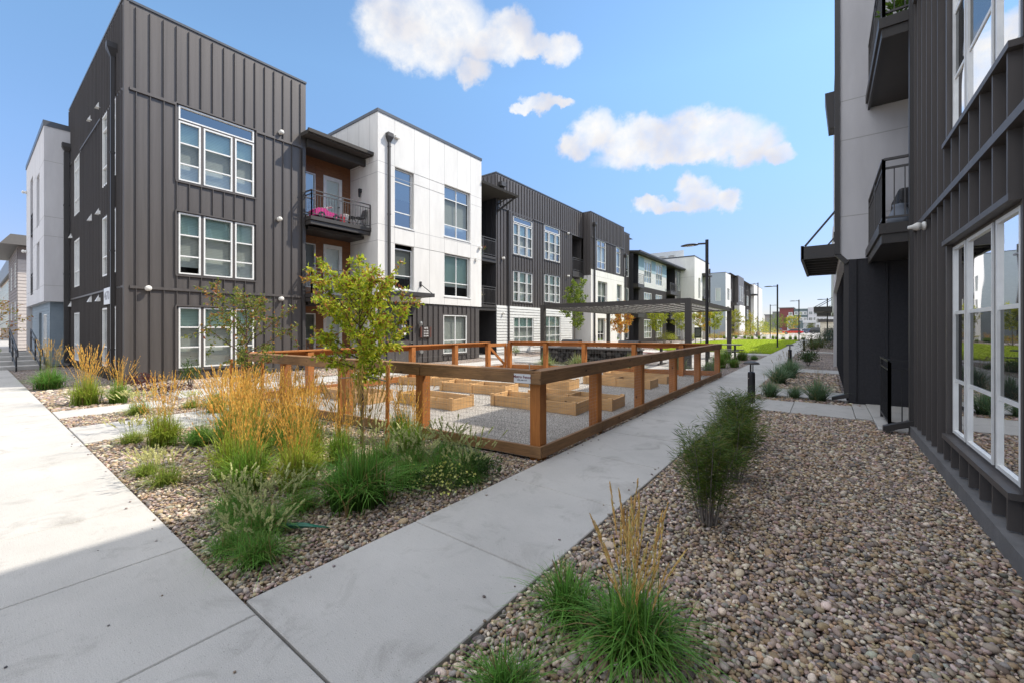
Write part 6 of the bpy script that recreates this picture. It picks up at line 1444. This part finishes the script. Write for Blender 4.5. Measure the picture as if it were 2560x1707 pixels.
# street maples
YGR = [(.32,.37,.03),(.40,.43,.04),(.24,.30,.03),(.46,.44,.06)]; ORG = [(.55,.25,.04),(.60,.33,.06),(.46,.16,.04),(.50,.36,.05)]; GRN = [(.11,.18,.025),(.16,.24,.03),(.22,.30,.04),(.30,.35,.06)]
MAPLES = [('green maple with a loose tall top behind the pergola', 4.9, 1.9, 1.6, GRN, -13.4, 24.6, 1, 900), ('orange leaved maple seen under the pergola roof', 3.5, 2.1, 1.3, ORG, -13.3, 32.2, 2, 800), ('yellow green maple before the batten ground floor windows', 3.3, 2.0, 1.4, YGR, -13.3, 41.0, 3, 800),
          ('bright yellow green maple left of the near right pergola post', 3.6, 2.3, 1.3, YGR, -13.2, 49.8, 4, 850), ('half orange half yellow maple right of the near right pergola post', 3.9, 2.0, 1.3, ORG[:2]+YGR, -11.5, 51.2, 5, 800), ('yellow maple just right of the nearest pole lamp', 3.9, 2.1, 1.4, YGR, -11.3, 57.5, 6, 800), ('slim yellow maple at the far right pergola post', 4.6, 2.2, 1.4, YGR+[(.33,.24,.05)], -11.3, 72.5, 8, 700), ('thin yellow tree before the white lower bay far away', 4.0, 2.6, 1.2, YGR+ORG[1:2], -10.6, 84, 9, 500)]
for lab, h, w_, cl, cols, x, y, sd_, nl in MAPLES:
    t = young_tree('maple_tree', sd_, lab, h, w_, cl, int(nl*1.9), .19, cols, M['greybark'], 'young maples along the left building', lean=.04, nbr=20); t.location = (x, y, 0)
tt = young_tree('young_tree', 33, 'small orange leaved tree by the entry steps at the far left', 2.9, 2.0, 1.0, 600, .12, ORG+YGR[:1], M['greybark']); tt.location = (-31, .9, 0)
for lab, x, y, h, w_, cols, sd_, nl in (('yellow tree in front of the parked cars', -8.7, 165, 5.6, 4.6, YGR+ORG[1:2], 41, 900), ('dark green tree left of the hotel entrance', -14.2, 240, 6.6, 6.5, GRN[:2], 42, 900), ('olive tree below the dark red bay', -18.6, 235, 6.4, 7, GRN[1:], 43, 900), ('low green tree at the tan block', -26, 232, 4.6, 6, GRN, 44, 700), ('small green tree at the hotel front', -22.0, 222, 4.2, 5, GRN[:3], 45, 700), ('bright green bush tree left of the distant lamp', -14.2, 118, 3.6, 3.0, YGR[:3], 46, 700)):
    t = young_tree('far_tree', sd_, lab, h, w_, h*.18, nl, h*.075, cols, M['greybark'], 'trees near the hotel', nbr=26); t.location = (x, y, -.1)
# feathery upright shrubs in the right bed
def feathery(seed, lab, h, w_, n):
    rng = np.random.default_rng(seed); t = thing('feathery_shrub', lab, 'shrub', (0, 0, 0), 0, 'feathery upright shrubs along the path')
    mb = MB(); P, D = [], []
    for k in range(15):
        az = k*2.4; rr = w_*.5*math.sqrt((k+.5)/15); hh = h*rng.uniform(.72, 1.0)*(1-.18*(rr/(w_*.5))**2)
        b = np.array((math.cos(az)*rr*.28, math.sin(az)*rr*.28, -.03)); e = np.array((math.cos(az)*rr, math.sin(az)*rr, hh))
        pts = [b*(1-s_)+e*s_+np.array((0, 0, .05*math.sin(3.1*s_))) for s_ in (0, .25, .5, .75, 1)]
        mb.tube(pts, [.0075, .006, .005, .0035, .0015], 5)
        pts = np.array(pts); m_ = n//15; s_ = (.22+.80*rng.random(m_)**.8)*4; s_ = np.minimum(s_, 3.999); i = s_.astype(int); f_ = (s_-i)[:,None]; q = pts[i]*(1-f_)+pts[i+1]*f_
        a2 = rng.uniform(0, 2*np.pi, m_); rad = .125*rng.random(m_)**.8*w_/.5*(.5+.5*s_/4)
        P.append(q+np.stack([np.cos(a2)*rad*.7, np.sin(a2)*rad*.7, rng.normal(0, .03, m_)], 1)); D.append(np.stack([np.cos(a2), np.sin(a2), rng.normal(.35, .5, m_)], 1))
    obj('stems', mb, M['greybark'], t)
    P, D = np.concatenate(P), np.concatenate(D)
    v, f, c = leaves(rng, P, D, .09, .0055, [(.08,.15,.025),(.11,.19,.03),(.16,.22,.035),(.06,.11,.02),(.20,.20,.05)], .1); npobj('crown', v, f, M['leaf'], t, c)
    return t
s1 = feathery(71, 'nearest feathery shrub with bare stems at its foot', .82, .46, 5200); s1.location = (-.78, 3.70, 0)
s2 = feathery(72, 'middle feathery shrub of the row of three', .80, .54, 5600); s2.location = (-.78, 4.86, 0)
dup(s1, (-.92, 6.15, 0), 2.0, 'last feathery shrub of three, closest to the first bollard', (1.15, 1.15, 1.02))
# rounded shrubs
def bush(name, seed, lab, h, w_, n, ln, cols, group=None, flowers=None):
    rng = np.random.default_rng(seed); t = thing(name, lab, 'shrub', (0, 0, 0), 0, group)
    a = rng.uniform(0, 2*np.pi, n); u = rng.random(n)**.45; ph = np.arccos(rng.uniform(-.15, 1, n))
    bump = 1+.22*np.sin(3*a+seed)*np.sin(2.3*ph+seed*2)+.12*np.sin(7*a+1.7*seed)
    r = u*bump; P = np.stack([r*np.sin(ph)*np.cos(a)*w_*.5, r*np.sin(ph)*np.sin(a)*w_*.5, np.maximum(r*np.cos(ph)*h*.62+h*.36, .01)], 1)
    D = P-np.array((0, 0, h*.2))+rng.normal(0, .4*h, P.shape)
    v, f, c = leaves(rng, P, D, ln, ln*.5, cols); npobj('crown', v, f, M['leaf'], t, c)
    if flowers is not None:
        k = rng.choice(n, n//5); q = P[k]*1.12; v, f, c = leaves(rng, q, rng.normal(size=q.shape), ln*.9, ln*.9, flowers); tag(npobj('flowers', v, f, M['plume'], t, c), kind='stuff')
    mb = MB()
    for k in range(7):
        az = k*.9; mb.tube([(0, 0, -.04), (math.cos(az)*w_*.16, math.sin(az)*w_*.16, h*.3), (math.cos(az)*w_*.3, math.sin(az)*w_*.3, h*.62)], [.012*h+.004, .008*h+.003, .003], 5)
    obj('stems', mb, M['greybark'], t)
    return t
DK = [(.03,.06,.015),(.045,.08,.02),(.06,.10,.02)]
SH = [('round_shrub', 81, 'small glossy dark shrub left of the second concrete band', .75, .85, 900, .06, DK, -.62, 22.0), ('round_shrub', 82, 'large rounded olive shrub beside the third bollard', 1.35, 1.7, 2200, .06, [(.06,.08,.02),(.09,.10,.025),(.12,.12,.03)], -.55, 31.2), ('round_shrub', 83, 'blue green conifer like shrub at the far white wall', 1.7, 1.7, 1800, .08, [(.05,.09,.07),(.08,.12,.10)], .2, 41.5), ('round_shrub', 84, 'dark shrub hugging the far right building', 1.6, 1.5, 1500, .08, DK, .5, 48),
      ('round_shrub', 85, 'small green shrub below the ground floor corner windows', .75, .5, 800, .05, [(.06,.11,.02),(.10,.16,.03)], -14.0, 3.75), ('barberry_shrub', 86, 'dark maroon shrub at the foot of the dark corner', .45, .9, 700, .05, [(.08,.02,.02),(.12,.03,.025)], -14.3, 2.75), ('barberry_shrub', 87, 'low maroon shrub just right of the taller maroon one', .3, 1.2, 700, .05, [(.09,.025,.025),(.07,.03,.02)], -12.9, 2.95),
      ('round_shrub', 88, 'small shrub before the white siding, left of the gate', .6, .5, 500, .05, GRN, -14.6, 19.6), ('round_shrub', 89, 'small dark shrub by the side walk under the white siding', .6, .55, 500, .05, DK, -14.3, 22.5), ('round_shrub', 90, 'olive hedge shrub before the lower wing, left one', 1.3, 1.6, 900, .09, [(.14,.15,.02),(.19,.19,.03)], -13.6, 44.5), ('round_shrub', 91, 'yellow green shrub before the lower wing, middle one', 1.1, 1.6, 900, .09, YGR, -13.7, 47.2), ('round_shrub', 92, 'yellow green shrub at the right pergola post foot', 1.0, 1.9, 900, .09, YGR, -13.0, 53.5),
      ('round_shrub', 93, 'low orange flecked shrub left of the lawn', .9, 2.2, 900, .1, YGR+ORG, -11.9, 60.5), ('round_shrub', 94, 'wide orange and green shrub by the white lower bay', 1.4, 3.4, 1200, .12, ORG+GRN, -10.4, 72.5), ('round_shrub', 95, 'tall yellow shrub mass by the white far block', 3.6, 6.5, 1800, .2, YGR, -11.8, 100), ('round_shrub', 96, 'low yellow shrub in front of the tall yellow mass', 2.0, 7, 1500, .2, YGR+[(.36,.27,.06)], -10.3, 93), ('round_shrub', 97, 'grey green bush at the entry steps', .8, 1.3, 700, .07, [(.10,.13,.08),(.07,.10,.05)], -33.5, .35),
      ('round_shrub', 98, 'flowering low bush left of the entry steps', .7, 1.6, 700, .08, GRN, -38, .5)]
for nm, sd_, lab, h, w_, n, ln, cols, x, y in SH:
    b = bush(nm, sd_, lab, h, w_, n, ln, cols, flowers=None); b.location = (x, y, -.02)
fl = bush('flowering_cover', 99, 'low cover with tiny pale yellow flowers between fountain grass and path', .26, .62, 1100, .03, [(.05,.10,.02),(.09,.15,.03)], flowers=[(.62,.62,.16),(.55,.58,.20)]); fl.location = (-3.03, 2.85, -.02)
fl2 = bush('round_shrub', 100, 'low green mound at the path side before the corner post', .26, .46, 900, .035, [(.04,.09,.02),(.07,.14,.03)]); fl2.location = (-2.98, 3.35, -.02)
# plants on balconies
def potted(x, y, z, lab, pot, cols, h=.35, flowers=None, seed=5):
    t = thing('potted_plant', lab, 'potted plant', (x, y, z)); mb = MB(); mb.lathe((x, y, z), [(.10, 0), (.14, .24), (.15, .26)], 14); obj('pot', mb, pot, t)
    rng = np.random.default_rng(seed); n = 160; P = rng.normal(0, .09, (n, 3))*np.array((1, 1, .8))+np.array((0, 0, .26+h*.4)); v, f, c = leaves(rng, P, P-np.array((0,0,.2))+rng.normal(0, .05, P.shape), .12, .05, cols); npobj('crown', v, f, M['leaf'], t, c)
    if flowers: P = rng.normal(0, .12, (70, 3))*np.array((1, 1, .3))+np.array((0, 0, .30+h*.5)); v, f, c = leaves(rng, P, rng.normal(size=P.shape), .09, .08, flowers); tag(npobj('flowers', v, f, M['leaf'], t, c), kind='stuff')
    return t
potted(-16.2, 18.35, 5.86, 'red flowers in a green pot on the balcony beside the white block', mat('green_pot', (.10,.28,.22)), GRN, flowers=[(.5,.02,.03),(.42,.02,.04)], seed=3)
potted(-16.2, 18.2, 2.96, 'pale variegated plant behind the lower balcony railing beside the white block', M['black'], [(.55,.50,.32),(.42,.40,.22)], .7, seed=4)
potted(.98, 9.35, 6.48, 'green leafy plant behind the top right balcony railing', M['bronze'], [(.16,.26,.03),(.10,.18,.03)], .3, seed=6)
